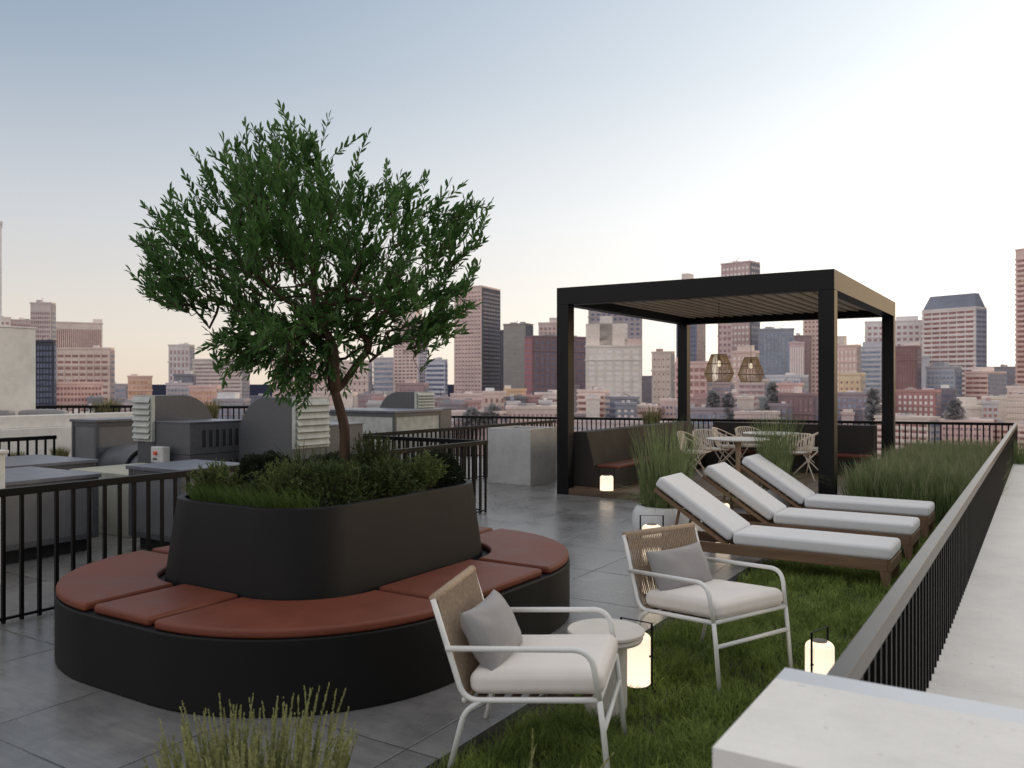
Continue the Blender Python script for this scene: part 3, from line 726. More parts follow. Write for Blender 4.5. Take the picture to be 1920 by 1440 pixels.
def tallbed():
    n=30000; X=RNG.uniform(-2.12,-.56,n);Y=RNG.uniform(11.55,18.2,n); Y=np.where((X<-1.5)&(Y>17.9),17.5,Y)
    jx=np.round(X/.16)*.16+RNG.normal(0,.045,n); jy=np.round(Y/.16)*.16+RNG.normal(0,.045,n)
    P=np.stack([jx,jy,np.full(n,-.04)],1); az=np.arctan2(P[:,1]-np.round(Y/.16)*.16,P[:,0]-np.round(X/.16)*.16)+RNG.normal(0,.4,n)
    cell=np.sin(np.round(X/.16)*31.7+np.round(Y/.16)*17.3)*.5+.5
    h=(.58+.16*cell)*RNG.uniform(.7,1.08,n)
    lean=RNG.uniform(.08,.38,n); V1,F1=blades(P,az,h,np.full(n,.0115),lean,4)
    m=n//3; H2=h[:m]*1.06; q=.62; ca,sa=np.cos(az[:m]),np.sin(az[:m]); lh=lean[:m]*H2
    P2=np.stack([P[:m,0]+ca*lh*q**1.8,P[:m,1]+sa*lh*q**1.8,P[:m,2]+H2*q*.97],1)
    V2,F2=blades(P2,az[:m],H2*.40,np.full(m,.013),lean[:m]*1.6,3,tip=.9)
    V,F=joinVF([(V1,F1),(V2,F2)])
    o=obj('tall_grass_bed',npmesh('tall_grass_bed',V,F),M['tall']); o.data.materials.append(M['talltip']); mi=np.zeros(len(F),dtype=np.int32); mi[len(F1):]=1; o.data.polygons.foreach_set('material_index',mi)
    tag(o,'dense bed of tall green grass beside the right railing','grass',None,'stuff')
tallbed()
grass_clump('grass_plant','small green grass tuft outside the far end of the right railing',(-.22,16.3,.38),.22,.5,260,M['tall'],.010,.4)
t=grass_clump('seed_grass','pale olive feather grass at the bottom edge in front of the planter',(*at(478,1440,2.95)[:2],0),.26,.34,190,M['seed'],.006,.16,group='seed-head grasses in the foreground')
seed_spikes(t,290,.29,.545,M['seed'],.22)
t=grass_clump('seed_grass','few pale seed heads rising at the bottom edge beside the armchair',(*at(985,1440,2.85)[:2],-.04),.06,.34,20,M['seed'],.005,.3,group='seed-head grasses in the foreground')
seed_spikes(t,7,.10,.52,M['seed'],.4)
def dry(label,px,d,ybot,ytop,wpx,n=170):
    n=int(n*1.9); ytop-=5
    a=at(px,ybot,d);h=(ybot-ytop)*d/FX; r=wpx/2*d/FX*.55
    return grass_clump('dry_grass',label,(a.x,a.y,a.z),r,h,n,M['pampas'],.019,.26,'ornamental grass','tan ornamental grasses around the roof')
dry('tan grass clump behind the steel cabinet on the left',200,17.2,800,742,62,220)
dry('tan grass clump behind the curved grey hood',393,17.0,800,748,40,150)
dry('tan grass tuft at the foot of the stucco wall, leftmost',33,13.2,872,848,40,120)
dry('tan grass tuft at the foot of the stucco wall, beside the cabinet',112,13.6,870,838,40,120)
dry('tan grass clump behind the back left pergola post',1222,17.0,826,758,30,160)
# ------------------------------------------------------------------ olive tree
def tree():
    base=Vector((-4.23,4.45,.84)); t=thing('olive_tree','leafy olive tree growing from the black planter','tree',base)
    D0=base.x*-sn+base.y*cs
    fw=Vector((-sn,cs,0)); rt=Vector((cs,sn,0))
    def pt(px,py,dd=0):
        v=at(px,py,D0); v=v+fw*dd; return v-base
    nodes=[];par=[];kids_=[]
    def chain(pts,start=None):
        pr=start
        for p in pts:
            nodes.append(p); par.append(pr); pr=len(nodes)-1
        return pr
    def dense(pts,m=5):
        P=[Vector(p) for p in pts]; o=[]
        for i in range(len(P)-1):
            a=P[max(0,i-1)];b=P[i];c=P[i+1];d=P[min(len(P)-1,i+2)]
            for k in range(m):
                s=k/m
                o.append(.5*((2*b)+(c-a)*s+(2*a-5*b+4*c-d)*s*s+(3*b-a-3*c+d)*s**3))
        o.append(P[-1]); return o
    tr=dense([Vector((0,0,0)),pt(646,850),pt(645,800),pt(634,755),pt(628,735)])
    e=chain(tr)
    ra=dense([pt(628,735),pt(645,715,.03),pt(668,680,.05),pt(688,645,.10),pt(662,610,.12),pt(672,560,.1),pt(690,500,.2),pt(720,430,.25)])[1:]
    i0=len(nodes); chain(ra,e)
    lb=dense([pt(628,735),pt(626,690,-.03),pt(622,640,-.06),pt(600,590,-.1),pt(590,530,-.05),pt(600,450,-.1),pt(590,360,0),pt(575,290,.05)])[1:]
    i1=len(nodes); chain(lb,e)
    fork=i1+8
    chain(dense([nodes[fork],pt(590,640,.1),pt(560,600,.2),pt(520,560,.3),pt(450,500,.25),pt(380,460,.2)])[1:],fork)
    chain(dense([nodes[i1+12],pt(540,560,-.25),pt(480,500,-.4),pt(420,420,-.45)])[1:],i1+12)
    chain(dense([nodes[i0+18],pt(720,580,-.1),pt(770,540,-.2),pt(820,480,-.15),pt(860,420,-.1)])[1:],i0+18)
    chain(dense([nodes[i0+22],pt(700,470,.4),pt(760,420,.5),pt(790,370,.4)])[1:],i0+22)
    chain(dense([nodes[i1+20],pt(640,420,-.3),pt(680,340,-.35),pt(690,300,-.3)])[1:],i1+20)
    chain(dense([nodes[i1+20],pt(540,420,.3),pt(500,340,.35),pt(480,280,.3)])[1:],i1+20)
    PO=[(250,485),(268,405),(305,375),(345,358),(385,308),(425,280),(452,215),(500,258),(540,200),(562,246),(625,232),(700,265),(728,322),(762,312),(803,325),(828,372),(862,345),(898,375),(920,385),(900,440),(876,470),(888,500),(862,540),(872,585),(845,615),(800,632),(745,632),(715,600),(690,640),(668,690),(640,735),(600,735),(556,770),(545,745),(505,690),(470,690),(440,715),(405,645),(425,600),(405,552),(335,560),(258,545)]
    PO=[(590+(x-590)*(.965 if x<590 else 1.0),480+(y-480)*.975) for x,y in PO]
    def inside(x,y):
        c=False;j=len(PO)-1
        for i in range(len(PO)):
            xi,yi=PO[i];xj,yj=PO[j]
            if (yi>y)!=(yj>y) and x<(xj-xi)*(y-yi)/(yj-yi)+xi: c=not c
            j=i
        return c
    def edge(x,y):
        m=1e9
        for i in range(len(PO)):
            ax,ay=PO[i];bx,by=PO[(i+1)%len(PO)]; dx,dy=bx-ax,by-ay; s=max(0,min(1,((x-ax)*dx+(y-ay)*dy)/(dx*dx+dy*dy)))
            m=min(m,math.hypot(ax+s*dx-x,ay+s*dy-y))
        return m
    tips=[]
    rnd=random.Random(5)
    for i in range(len(PO)):     # outline twigs
        ax,ay=PO[i];bx,by=PO[(i+1)%len(PO)]
        for s in (.0,.5):
            tips.append((ax+(bx-ax)*s+rnd.uniform(-6,6),ay+(by-ay)*s+rnd.uniform(-6,6),rnd.uniform(-.25,.25)))
    clumps=[];tr_=0
    while len(clumps)<64 and tr_<9000:
        tr_+=1; x,y=rnd.uniform(245,925),rnd.uniform(190,770)
        if not inside(x,y) or edge(x,y)<14: continue
        dz=min(1.0,.10+edge(x,y)/150)*rnd.uniform(-1,1)
        if all(math.hypot(x-a,y-b)+90*abs(dz-c)>66 for a,b,c in clumps): clumps.append((x,y,dz))
    for a,b in ((300,500),(292,455),(330,535),(425,640),(440,690),(480,665),(520,700),(556,735),(610,700),(862,560),(842,600),(788,618),(690,600),(880,400)):
        dz=rnd.uniform(-.25,.15)
        for q in range(8): tips.append((a+rnd.gauss(0,17),b+rnd.gauss(0,15),dz+rnd.gauss(0,.08)))
    while len(tips)<820:
        a,b,c=rnd.choice(clumps); x,y=a+rnd.gauss(0,25),b+rnd.gauss(0,20)
        if not inside(x,y): continue
        ed=edge(x,y); lo=max(0,(y-585)/180)
        if rnd.random()<lo*.62: continue
        # sparser lower right and around the fork so that limbs and gaps show
        if math.hypot(x-690,y-640)<62 and rnd.random()<.75: continue
        tips.append((x,y,(c+rnd.gauss(0,.13))*min(1,.25+ed/60)))
    ctr=pt(600,560,0)
    T=[]
    for x,y,dz in tips:
        p=pt(x,y,dz); T.append(p)
    T.sort(key=lambda p:(p-ctr).length)
    twig=[]
    cell=nodes[:]
    for p in T:
        out=(p-ctr); out.z*=.8; out=out.normalized()
        low=p.z+base.z<2.0
        d=(out*.75+Vector((rnd.gauss(0,.35),rnd.gauss(0,.35),(.62 if not low else -.2)+rnd.gauss(0,.25)))).normalized()
        ln=rnd.uniform(.20,.36); b0=p-d*ln
        # nearest skeleton node, but not the bare trunk
        best=None;bd=1e9
        for i in range(18,len(nodes)):
            q=nodes[i]; dd=(q-b0).length
            if dd<bd: bd=dd;best=i
        q=nodes[best]; k=max(1,int(bd/.12)); pr=best
        for s in range(1,k+1):
            f=s/k; m=q.lerp(b0,f)+Vector((0,0,.10*bd*math.sin(math.pi*f)))*.8+Vector((rnd.gauss(0,.008),rnd.gauss(0,.008),0))
            nodes.append(m);par.append(pr);pr=len(nodes)-1
        steps=[]
        cur=b0
        for s in range(5):
            d2=(d+Vector((0,0,-.05*s))).normalized(); cur=cur+d2*(ln/5); nodes.append(cur);par.append(pr);pr=len(nodes)-1; steps.append(pr)
        twig.append((b0,steps,d,ln))
    cnt=[0]*len(nodes)
    ch=[[] for _ in nodes]
    for i,p in enumerate(par):
        if p is not None: ch[p].append(i)
    for i in range(len(nodes)-1,-1,-1):
        if not ch[i]: cnt[i]=1
        if par[i] is not None: cnt[par[i]]+=cnt[i]
    rad=[min(.052,.0018*(c**.52)) for c in cnt]
    for i in range(len(tr)): rad[i]=.041-.010*i/len(tr)
    mb=MB();done=set()
    tb=MB()
    order=[0]
    # strands: follow the thickest child
    stack=[(0,None)]
    while stack:
        i,pr=stack.pop(); line=[] if pr is None else [pr]
        j=i
        while True:
            line.append(j)
            if not ch[j]: break
            c=sorted(ch[j],key=lambda k:-cnt[k])
            for k in c[1:]: stack.append((k,j))
            j=c[0]
        rr=[rad[k] for k in line]
        if pr is not None: rr[0]=min(rad[pr],rr[1]*1.15)
        big=rr[min(1,len(rr)-1)]>.012
        (tb if big else mb).tube([nodes[k] for k in line],rr,9 if big else 5,cap=True)
    tb.build('trunk',M['bark'],t,smooth=True); mb.build('branches',M['bark'],t,smooth=True)
    P=[];Dv=[];Ls=[]
    for b0,steps,d,ln in twig:
        pts=[b0]+[nodes[k] for k in steps]
        m=rnd.randint(9,14)
        for i in range(m):
            f=(i+.5)/m*len(steps); k=min(int(f),len(steps)-1); p=pts[k].lerp(pts[k+1],f-k)
            for sgn in (-1,1):
                if rnd.random()<.12: continue
                side=d.cross(Vector((0,0,1))+Vector((rnd.gauss(0,.5),rnd.gauss(0,.5),0))).normalized()
                if i%2: side=side.cross(d).normalized()
                v=(d*rnd.uniform(.75,1.25)+side*sgn*rnd.uniform(.5,1.0)+Vector((0,0,rnd.uniform(-.12,.42)))).normalized()
                P.append(p);Dv.append(v);Ls.append(rnd.uniform(.058,.096)*(1-.2*i/m))
        P.append(pts[-1]);Dv.append(d);Ls.append(.07)
    P=np.array([tuple(p) for p in P]);Dv=np.array([tuple(p) for p in Dv]);Ls=np.array(Ls)
    V,F=leaves(P,Dv,Ls,Ls*RNG.uniform(.24,.34,len(Ls)),.12)
    obj('crown',npmesh('crown',V,F),M['olive'],t)
tree()
# ------------------------------------------------------------------ planting in the planter
def leafball(name,label,loc,r,n,mat,ll=.022,lw=.011,sq=.85,cat='shrub',group=None,spiky=0.,inner=.25):
    D=RNG.normal(size=(n,3)); D[:,2]=np.abs(D[:,2])*1.0-.12; D/=np.linalg.norm(D,axis=1)[:,None]
    q=1-inner*RNG.uniform(0,1,n)**1.5; lump=1+.10*np.sin(D[:,0]*5+loc[0]*9)*np.sin(D[:,1]*6)*1+.06*np.sin(D[:,2]*11)
    P=D*(r*q*lump)[:,None]; P[:,2]*=sq
    E=D+RNG.normal(size=(n,3))*.55; E[:,2]+=.25; E/=np.linalg.norm(E,axis=1)[:,None]
    s=RNG.uniform(.6,1.25,n)
    V,F=leaves(P,E,ll*s,lw*s,.15); t=thing(name,label,cat,loc,0,group); obj('foliage',npmesh('foliage',V,F),mat,t)
    # stems inside
    mb=MB()
    for i in range(14):
        a=random.uniform(0,6.28); mb.tube([(0,0,-.05),(math.cos(a)*r*.35,math.sin(a)*r*.35,r*.35),(math.cos(a)*r*.75,math.sin(a)*r*.75,r*.55)],.004,5)
    mb.build('stems',M['bark'],t); return t
def feather(name,label,loc,r,h,ns,mat,group=None,ll=.03,lw=.006,cat='shrub'):
    Ps=[];Ds=[];mb=MB()
    for i in range(ns):
        a=random.uniform(0,6.28);ln=random.uniform(.1,.95); H=h*random.uniform(.6,1.05)
        p0=Vector((math.cos(a)*r*.25*random.random(),math.sin(a)*r*.25*random.random(),0)); p1=Vector((math.cos(a)*r*ln,math.sin(a)*r*ln,H*(1-.35*ln*ln)))
        mid=(p0+p1)/2+Vector((0,0,H*.12)); mb.tube([p0,mid,p1],.0022,4)
        for k in range(42):
            f=.3+.7*(k+random.random())/42; p=(p0*(1-f)**2+mid*2*f*(1-f)+p1*f*f); d=(p1-p0).normalized()
            v=(d*.8+Vector((random.gauss(0,.6),random.gauss(0,.6),random.gauss(.1,.5)))).normalized(); Ps.append(tuple(p));Ds.append(tuple(v))
    n=len(Ps); s=RNG.uniform(.6,1.2,n)
    V,F=leaves(np.array(Ps),np.array(Ds),ll*s,lw*s,.1); t=thing(name,label,cat,loc,0,group)
    obj('foliage',npmesh('foliage',V,F),mat,t); mb.build('stems',M['bark'],t); return t
def spiky(name,label,loc,h,n,mat,group=None):
    az=RNG.uniform(0,6.28,n); P=np.zeros((n,3)); P[:,:2]=RNG.normal(size=(n,2))*.012
    V,F=blades(P,az,h*RNG.uniform(.65,1.05,n),np.full(n,.017),RNG.uniform(.15,.75,n),4,face=az+RNG.normal(0,.3,n),tip=.6)
    t=thing(name,label,'spiky plant',loc,0,group); obj('leaf_rosette',npmesh('leaf_rosette',V,F),mat,t); return t
zs=.90
def pp(px,py,d):
    v=at(px,py,d); return (v.x,v.y,zs)
def onp(lx,ly): return (BCX+lx*1.38,BCY+ly*1.40,zs)
G='shrubs planted in the black planter'
leafball('boxwood_ball','dark clipped boxwood ball at the left end of the planter',(BCX-.40,BCY-.28,.99),.22,6500,M['box'],.018,.011,1.0,group=G)
leafball('boxwood_ball','dark clipped boxwood ball at the right end of the planter',(BCX+.36,BCY+.70,.97),.21,6000,M['box'],.018,.011,1.05,group=G)
leafball('boxwood_ball','dark low boxwood mound behind the tree trunk in the planter',(BCX-.36,BCY+.35,.97),.22,4500,M['box'],.018,.011,.9,group=G)
leafball('leafy_shrub','dark leafy shrub in the middle front of the planter, below the trunk',(BCX+.26,BCY-.30,.93),.30,4200,M['shrub'],.036,.012,.85,group=G,inner=.6)
leafball('leafy_shrub','dark leafy shrub right of the tree trunk in the planter',(BCX+.33,BCY+.12,.93),.28,4000,M['shrub'],.036,.012,.9,group=G,inner=.6)
leafball('leafy_shrub','low dark shrub between the feathery bushes at the planter front',(BCX-.08,BCY-.55,.90),.23,2600,M['shrub'],.03,.010,.7,group=G,inner=.6)
feather('feathery_shrub','pale feathery bush at the left front edge of the planter',onp(-.34,-.46),.22,.27,95,M['feather'],G,.026,.006)
feather('feathery_shrub','green feathery bush at the front of the planter beside the dark shrub',onp(.04,-.40),.2,.30,80,M['feather'],G,.028,.006)
feather('feathery_shrub','bright green ferny bush near the right end of the planter',onp(.34,.30),.2,.30,95,M['feather'],G,.028,.008)
feather('feathery_shrub','ferny bush leaning over the planter edge right of the trunk',onp(.36,-.02),.2,.26,70,M['shrub'],G,.034,.009)
feather('feathery_shrub','thin pale twiggy bush just right of the tree trunk',onp(.14,.10),.22,.46,80,M['shrub'],G,.032,.008)
spiky('spiky_plant','spiky green rosette between the boxwood ball and the trunk',onp(-.13,-.12),.46,52,M['shrub'],'spiky plants in the planter')
spiky('spiky_plant','spiky green rosette just left of the tree trunk',onp(-.02,-.05),.42,44,M['shrub'],'spiky plants in the planter')
spiky('spiky_plant','spiky green rosette just behind the trunk on its right',onp(.10,.26),.44,40,M['shrub'],'spiky plants in the planter')
n=1500; X=RNG.uniform(-.62,.5,n);Y=-.93+.22*RNG.uniform(0,1,n)**1.4+np.clip(np.abs(X)-.3,0,1)**1.4*1.0
V,F=blades(np.stack([X,Y,np.zeros(n)],1),RNG.uniform(3.4,6.0,n),RNG.uniform(.09,.20,n),np.full(n,.0062),RNG.uniform(.2,.7,n),4)
o=obj('planter_grass',npmesh('planter_grass',V,F),M['bedgrass']); o.location=(BCX,BCY,zs); tag(o,'fringe of bright green grass along the front planter rim','grass',None,'stuff')
# ------------------------------------------------------------------ rooftop machines
def panel_box(label,x0,x1,y0,y1,z0,z1,name='steel_cabinet',pm='galvlite',lid=True,legs=True):
    t=thing(name,label,'machine housing',(x0,y0,0),0,'steel rooftop machine housings'); w,d=x1-x0,y1-y0
    MB().box(.02,w-.02,.02,d-.02,z0+.05,z1-.04).build('panel',M[pm],t)
    fr=MB()
    for x in (0,w-.05):
        for y in (0,d-.05): fr.box(x,x+.05,y,y+.05,z0,z1-.0395)
    for y in (.004,d-.046): fr.box(.0505,w-.0505,y,y+.042,z0+.001,z0+.06); fr.box(.0505,w-.0505,y,y+.042,z1-.10,z1-.0405)
    for x in (.004,w-.046): fr.box(x,x+.042,.0505,d-.0505,z0+.001,z0+.06); fr.box(x,x+.042,.0505,d-.0505,z1-.10,z1-.0405)
    fr.build('frame',M['galv'],t,bevel=.003)
    if lid: MB().box(-.02,w+.02,-.02,d+.02,z1-.039,z1).build('lid',M['galvtop'],t,bevel=.004)
    if z0>.05 and legs:
        MB().box(.08,w-.08,.08,d-.08,.001,z0-.001).build('plinth',M['dark'],t)
    return t
panel_box('low steel cabinet with blue-grey lid, nearest the left railing',-9.5,-8.2,3.3,5.05,.13,.785)
panel_box('low steel cabinet with blue-grey lid behind the nearest one',-11.1,-9.8,4.4,6.0,.13,.78)
panel_box('low steel cabinet with blue-grey lid left of the black planter',-8.0,-7.15,5.25,6.05,.13,.86)
panel_box('tall grey steel cabinet in front of the stucco wall',-12.0,-11.38,6.97,8.6,.1,1.19)
panel_box('wide pale-panelled housing behind the tree trunk',-10.7,-9.12,10.8,12.1,.1,1.25,pm='louvre')
def hvac(label,x,y,sideY,w,hood,z0l,ztop,face,body=None,slots=False,side_gap=.0):
    """face 'front': louvre looks to -Y and hood curves back along +Y;  'right': louvre looks to +X, hood curves toward -X"""
    t=thing('air_handler',label,'air handler',(x,y,0),0,'grey curved-hood air handlers')
    # hood profile in (u along hood, z)
    r=min(hood*.62,.52); prof=[(0,.02),(0,ztop)]
    for i in range(13):
        a=R(90-90*i/12); prof.append((hood-r+r*math.cos(a),ztop-r+r*math.sin(a)))
    prof.append((hood,.02))
    mb=MB(); n=len(prof)
    if face=='front':
        v=[(-w,u,z) for u,z in prof]+[(0,u,z) for u,z in prof]
    else:
        v=[(-u,0,z) for u,z in prof]+[(-u,w,z) for u,z in prof]
    mb.add(v,[tuple(range(n)),tuple(range(2*n-1,n-1,-1))]+[(i,(i+1)%n,n+(i+1)%n,n+i) for i in range(n)])
    mb.build('hood',M['galv'],t,bevel=.004)
    nl=7; zl=ztop-.02; H=(zl-z0l)/nl
    fr=MB(); lv=MB()
    if face=='front':
        fr.box(-w-.01,.015,-.05,-.002,z0l-.03,zl+.02)
        for i in range(nl):
            za=z0l+H*i; lv.add([(-w+.01,-.052,za+H*.98),(0-.01,-.052,za+H*.98),(0-.01,-.092,za+.01),(-w+.01,-.092,za+.01),(-w+.01,-.052,za+H*.90),(0-.01,-.052,za+H*.90),(0-.01,-.080,za),(-w+.01,-.080,za)],[(0,1,2,3),(7,6,5,4),(3,2,6,7),(0,4,5,1),(0,3,7,4),(1,5,6,2)])
    else:
        fr.box(.002,.05,-.015,w+.01,z0l-.03,zl+.02)
        for i in range(nl):
            za=z0l+H*i; lv.add([(.052,.01,za+H*.98),(.052,w-.01,za+H*.98),(.092,w-.01,za+.01),(.092,.01,za+.01),(.052,.01,za+H*.9),(.052,w-.01,za+H*.9),(.080,w-.01,za),(.080,.01,za)],[(0,1,2,3),(7,6,5,4),(3,2,6,7),(0,4,5,1),(0,3,7,4),(1,5,6,2)])
    fr.build('louvre_frame',M['louvre'],t); lv.build('louvre',M['louvre'],t)
    if body:
        bx0,bx1,by0,by1,bz=body
        MB().box(bx0,bx1,by0,by1,.05,bz-.02).build('body',M['galv'],t,bevel=.005)
        MB().box(bx0-.01,bx1+.01,by0-.01,by1+.01,bz-.0195,bz).build('body_lid',M['galvtop'],t,bevel=.004)
        MB().box(bx0+.004,bx1+.003,by0-.003,by1-.004,bz-.42,bz-.412).build('seam',M['dark'],t)
        if slots:
            k=(by1-by0)/8.6
            for zz in (bz-.33,bz-.74):
                for i in range(6):
                    y0_=by0+k*(1.9+i*1.05); s=MB().box(bx1-.02,bx1+.004,y0_,y0_+k*.5,zz,zz+.22).build('slot',M['dark'],t)
                    MB().box(bx1,bx1+.008,y0_+k*.5,y0_+k*.58,zz-.01,zz+.23).build('slot_trim',M['galvlite'],t)
    return t
hv=hvac('grey air handler with louvre facing front and slotted side box',-9.8,6.8,0,.36,.95,.98,1.55,'front',(.02,.72,.0,.85,1.22),True)
hvac('grey air handler with louvre facing right, left of the tree trunk',-7.92,7.43,0,.57,1.0,.92,1.53,'right',(-.62,-.02,.60,1.3,1.165))
hvac('farthest grey air handler with louvre, beside the far railing',-10.1,12.55,0,.53,.92,1.13,1.55,'right',(-.6,-.02,.56,1.2,1.215))
t=thing('switch_box','white switch box with red knob on the slotted air handler','switch box',(-9.62,6.62,.70),0)
MB().box(0,.245,0,.11,0,.205).build('case',simple('pale_grey_case',(.50,.50,.49),.45),t,bevel=.012,seg=3)
MB().lathe([(.0,.0),(.026,.0),(.024,.03),(0,.03)],18,cap=False).build('knob',simple('red_orange_knob',(.62,.10,.03),.4),t).matrix_local=Matrix.Translation((.115,-.002,.125))@Matrix.Rotation(R(90),4,'X')
for i in range(3):
    k=MB().lathe([(0,0),(.010,0),(.010,.006),(0,.006)],12,cap=False).build('button',M['dark'],t); k.matrix_local=Matrix.Translation((.06+.03*i,-.001,.05))@Matrix.Rotation(R(90),4,'X')
MB().tube([(.15,.06,0),(.15,.06,-.7)],.02,8).build('post',M['galv'],t)
t=thing('air_duct','round dark steel elbow duct between the cabinet and the air handler','duct',(-10.6,6.75,0))
MB().tube([(-.775,.5,.52),(-.6,.5,.56),(-.3,.5,.58),(.0,.5,.50),(.22,.5,.34)],.27,28).build('elbow',M['galv'],t,smooth=True)
fl=MB()
for q in (0,1): fl.lathe([(.272,-.022),(.30,-.02),(.30,.02),(.272,.022)],30)
k=fl.build('flange',M['dark'],t); k.location=(-.08,.5,.525); k.rotation_euler=(0,R(105),0)
for lab,x0,x1,y0,y1,z in (('low mossy concrete plinth with pale top between the steel cabinets',-9.7,-8.55,5.6,6.55,.70),('smaller mossy concrete plinth in front of the pale one',-8.9,-8.15,5.95,6.6,.58)):
    o=MB().box(x0,x1,y0,y1,0,z).build('concrete_plinth',M['plinth'],None,bevel=.01); tag(o,lab,'plinth')
t=thing('concrete_pillar','pale concrete pillar at the left edge behind the railing','pillar',(-9.0,2.6,0)); MB().box(0,1.56,0,1.15,0,1.11).build('shaft',M['concwall'],t,bevel=.01); MB().box(-.0,1.58,-.02,1.17,1.1105,1.14).build('coping',M['concwall'],t,bevel=.006)
# neighbouring roof to the left
t=thing('stucco_wall','long pale stucco parapet wall with a ledge on the far left','wall',(-14.3,0,0))
MB().box(-.35,0,-2,10.2,-30,.96).build('lower_wall',M['concwall'],t,bevel=.01)
MB().box(-.40,-.10,-2,10.2,.961,1.17).build('upper_wall',M['concwall'],t,bevel=.01)
t=thing('stair_tower','tall pale stucco stair tower at the left edge','tower',(-17.3,3,0)); MB().box(0,1.5,-1.5,5.5,-30,2.72).build('wall',M['concwall'],t,bevel=.01); MB().box(-.02,1.52,-1.52,5.52,2.7205,2.75).build('coping',M['concwall'],t,bevel=.006)
struct(MB().box(-24,-14.66,-4,14,-36,.28).build('neighbour_roof_floor',M['concwall']))
railing('thin black railing on the neighbouring roof behind the stucco wall',[(-17.6,8.7),(-14.72,11.1)],.281,1.27,.11,group='railings of the neighbouring roof')
railing('thin black railing on the neighbouring roof behind the curved hood',[(-14.62,11.2),(-13.2,12.4)],.1,1.25,.11,group='railings of the neighbouring roof')
def sofa(label,x,y,w,rz):
    t=thing('outdoor_sofa',label,'sofa',(x,y,.281),rz,'grey sofas on the neighbouring roof'); MB().box(-w/2,w/2,0,.75,.05,.42).build('base',M['pillow'],t,bevel=.03); o=obj('back_cushion',cushion(w,.22,.5,r=.045,n=10),M['pillow'],t,smooth=True); o.location=(0,.1,.7)
sofa('grey sofa back above the stucco wall, beside the stair tower',-15.75,7.7,.62,R(40)); sofa('grey sofa back above the stucco wall, next to the tan grass',-15.25,8.3,.8,R(40))
# ------------------------------------------------------------------ the city
GZ=-36.0
def winmat(name,a,b,lit=(.55,.45,.30),lf=.68,rough=.3):
    a,b,lit=(tuple(min(.9,x*1.7+.035) for x in t_) for t_ in (a,b,lit)); q=NB(name); geo=q.n('ShaderNodeNewGeometry'); w=q.noise(geo.outputs['Position'],.33,3,.75)  # panes lifted like the facades, haze put into their colour
    c=q.ramp(w,[(.32,a),(.5,tuple((x+y)/2 for x,y in zip(a,b))),(lf,b),(min(.99,lf+.08),lit)]); return q.fin(c,rough,0,.5)
def facade(name,c,var=.26):
    q=NB(name); geo=q.n('ShaderNodeNewGeometry'); p=geo.outputs['Position']; n1=q.noise(p,.06,4,.6); n2=q.noise(p,.9,3,.6)
    mp=q.n('ShaderNodeMapping'); q.t.links.new(p,mp.inputs[0]); mp.inputs[3].default_value=(.12,.12,1.1); n3=q.noise(mp.outputs[0],1,3)
    f=q.math('ADD',q.math('MULTIPLY',n1,.45),q.math('ADD',q.math('MULTIPLY',n2,.3),q.math('MULTIPLY',n3,.25)))
    col=q.ramp(f,[(.3,tuple(x*(1-var) for x in c)),(.5,c),(.7,tuple(min(1,x*(1+var)) for x in c))]); return q.fin(col,.85,0,.25)
WM={}
def wm(k):
    if k not in WM:
        WM[k]={'mauve':lambda:winmat('mauve_glass',lin((104,82,90)),lin((150,118,118)),lin((214,188,170))),
        'navy':lambda:winmat('navy_glass',lin((52,60,84)),lin((92,100,124)),lin((160,160,170)),.72),
        'brown':lambda:winmat('brown_glass',lin((96,66,66)),lin((142,100,94)),lin((226,196,160))),
        'steel':lambda:winmat('steel_glass',lin((84,96,116)),lin((132,142,158)),lin((190,190,190)),.7),
        'white':lambda:winmat('pale_blinds',lin((190,176,166)),lin((226,214,198)),lin((238,228,210)),.7),
        'gold':lambda:winmat('gold_glass',lin((150,104,82)),lin((202,160,118)),lin((242,214,150)),.6)}[k]()
    return WM[k]
FM={}
def fm(c):
    if c not in FM: a=lin(c); g=sum(a)/3; a=[1.5*(x*.52+g*.48)*k_+.055 for x,k_ in zip(a,(.97,1.0,1.04))] if 0 else [1.52*(x*.52+g*.48)+.055 for x in a]; k=min(1,.80/max(a)); FM[c]=facade('facade_%d'%len(FM),tuple(x*k for x in a))  # greyed and lifted: distance haze put into the facade colour
    return FM[c]
GB='city buildings beyond the roof'
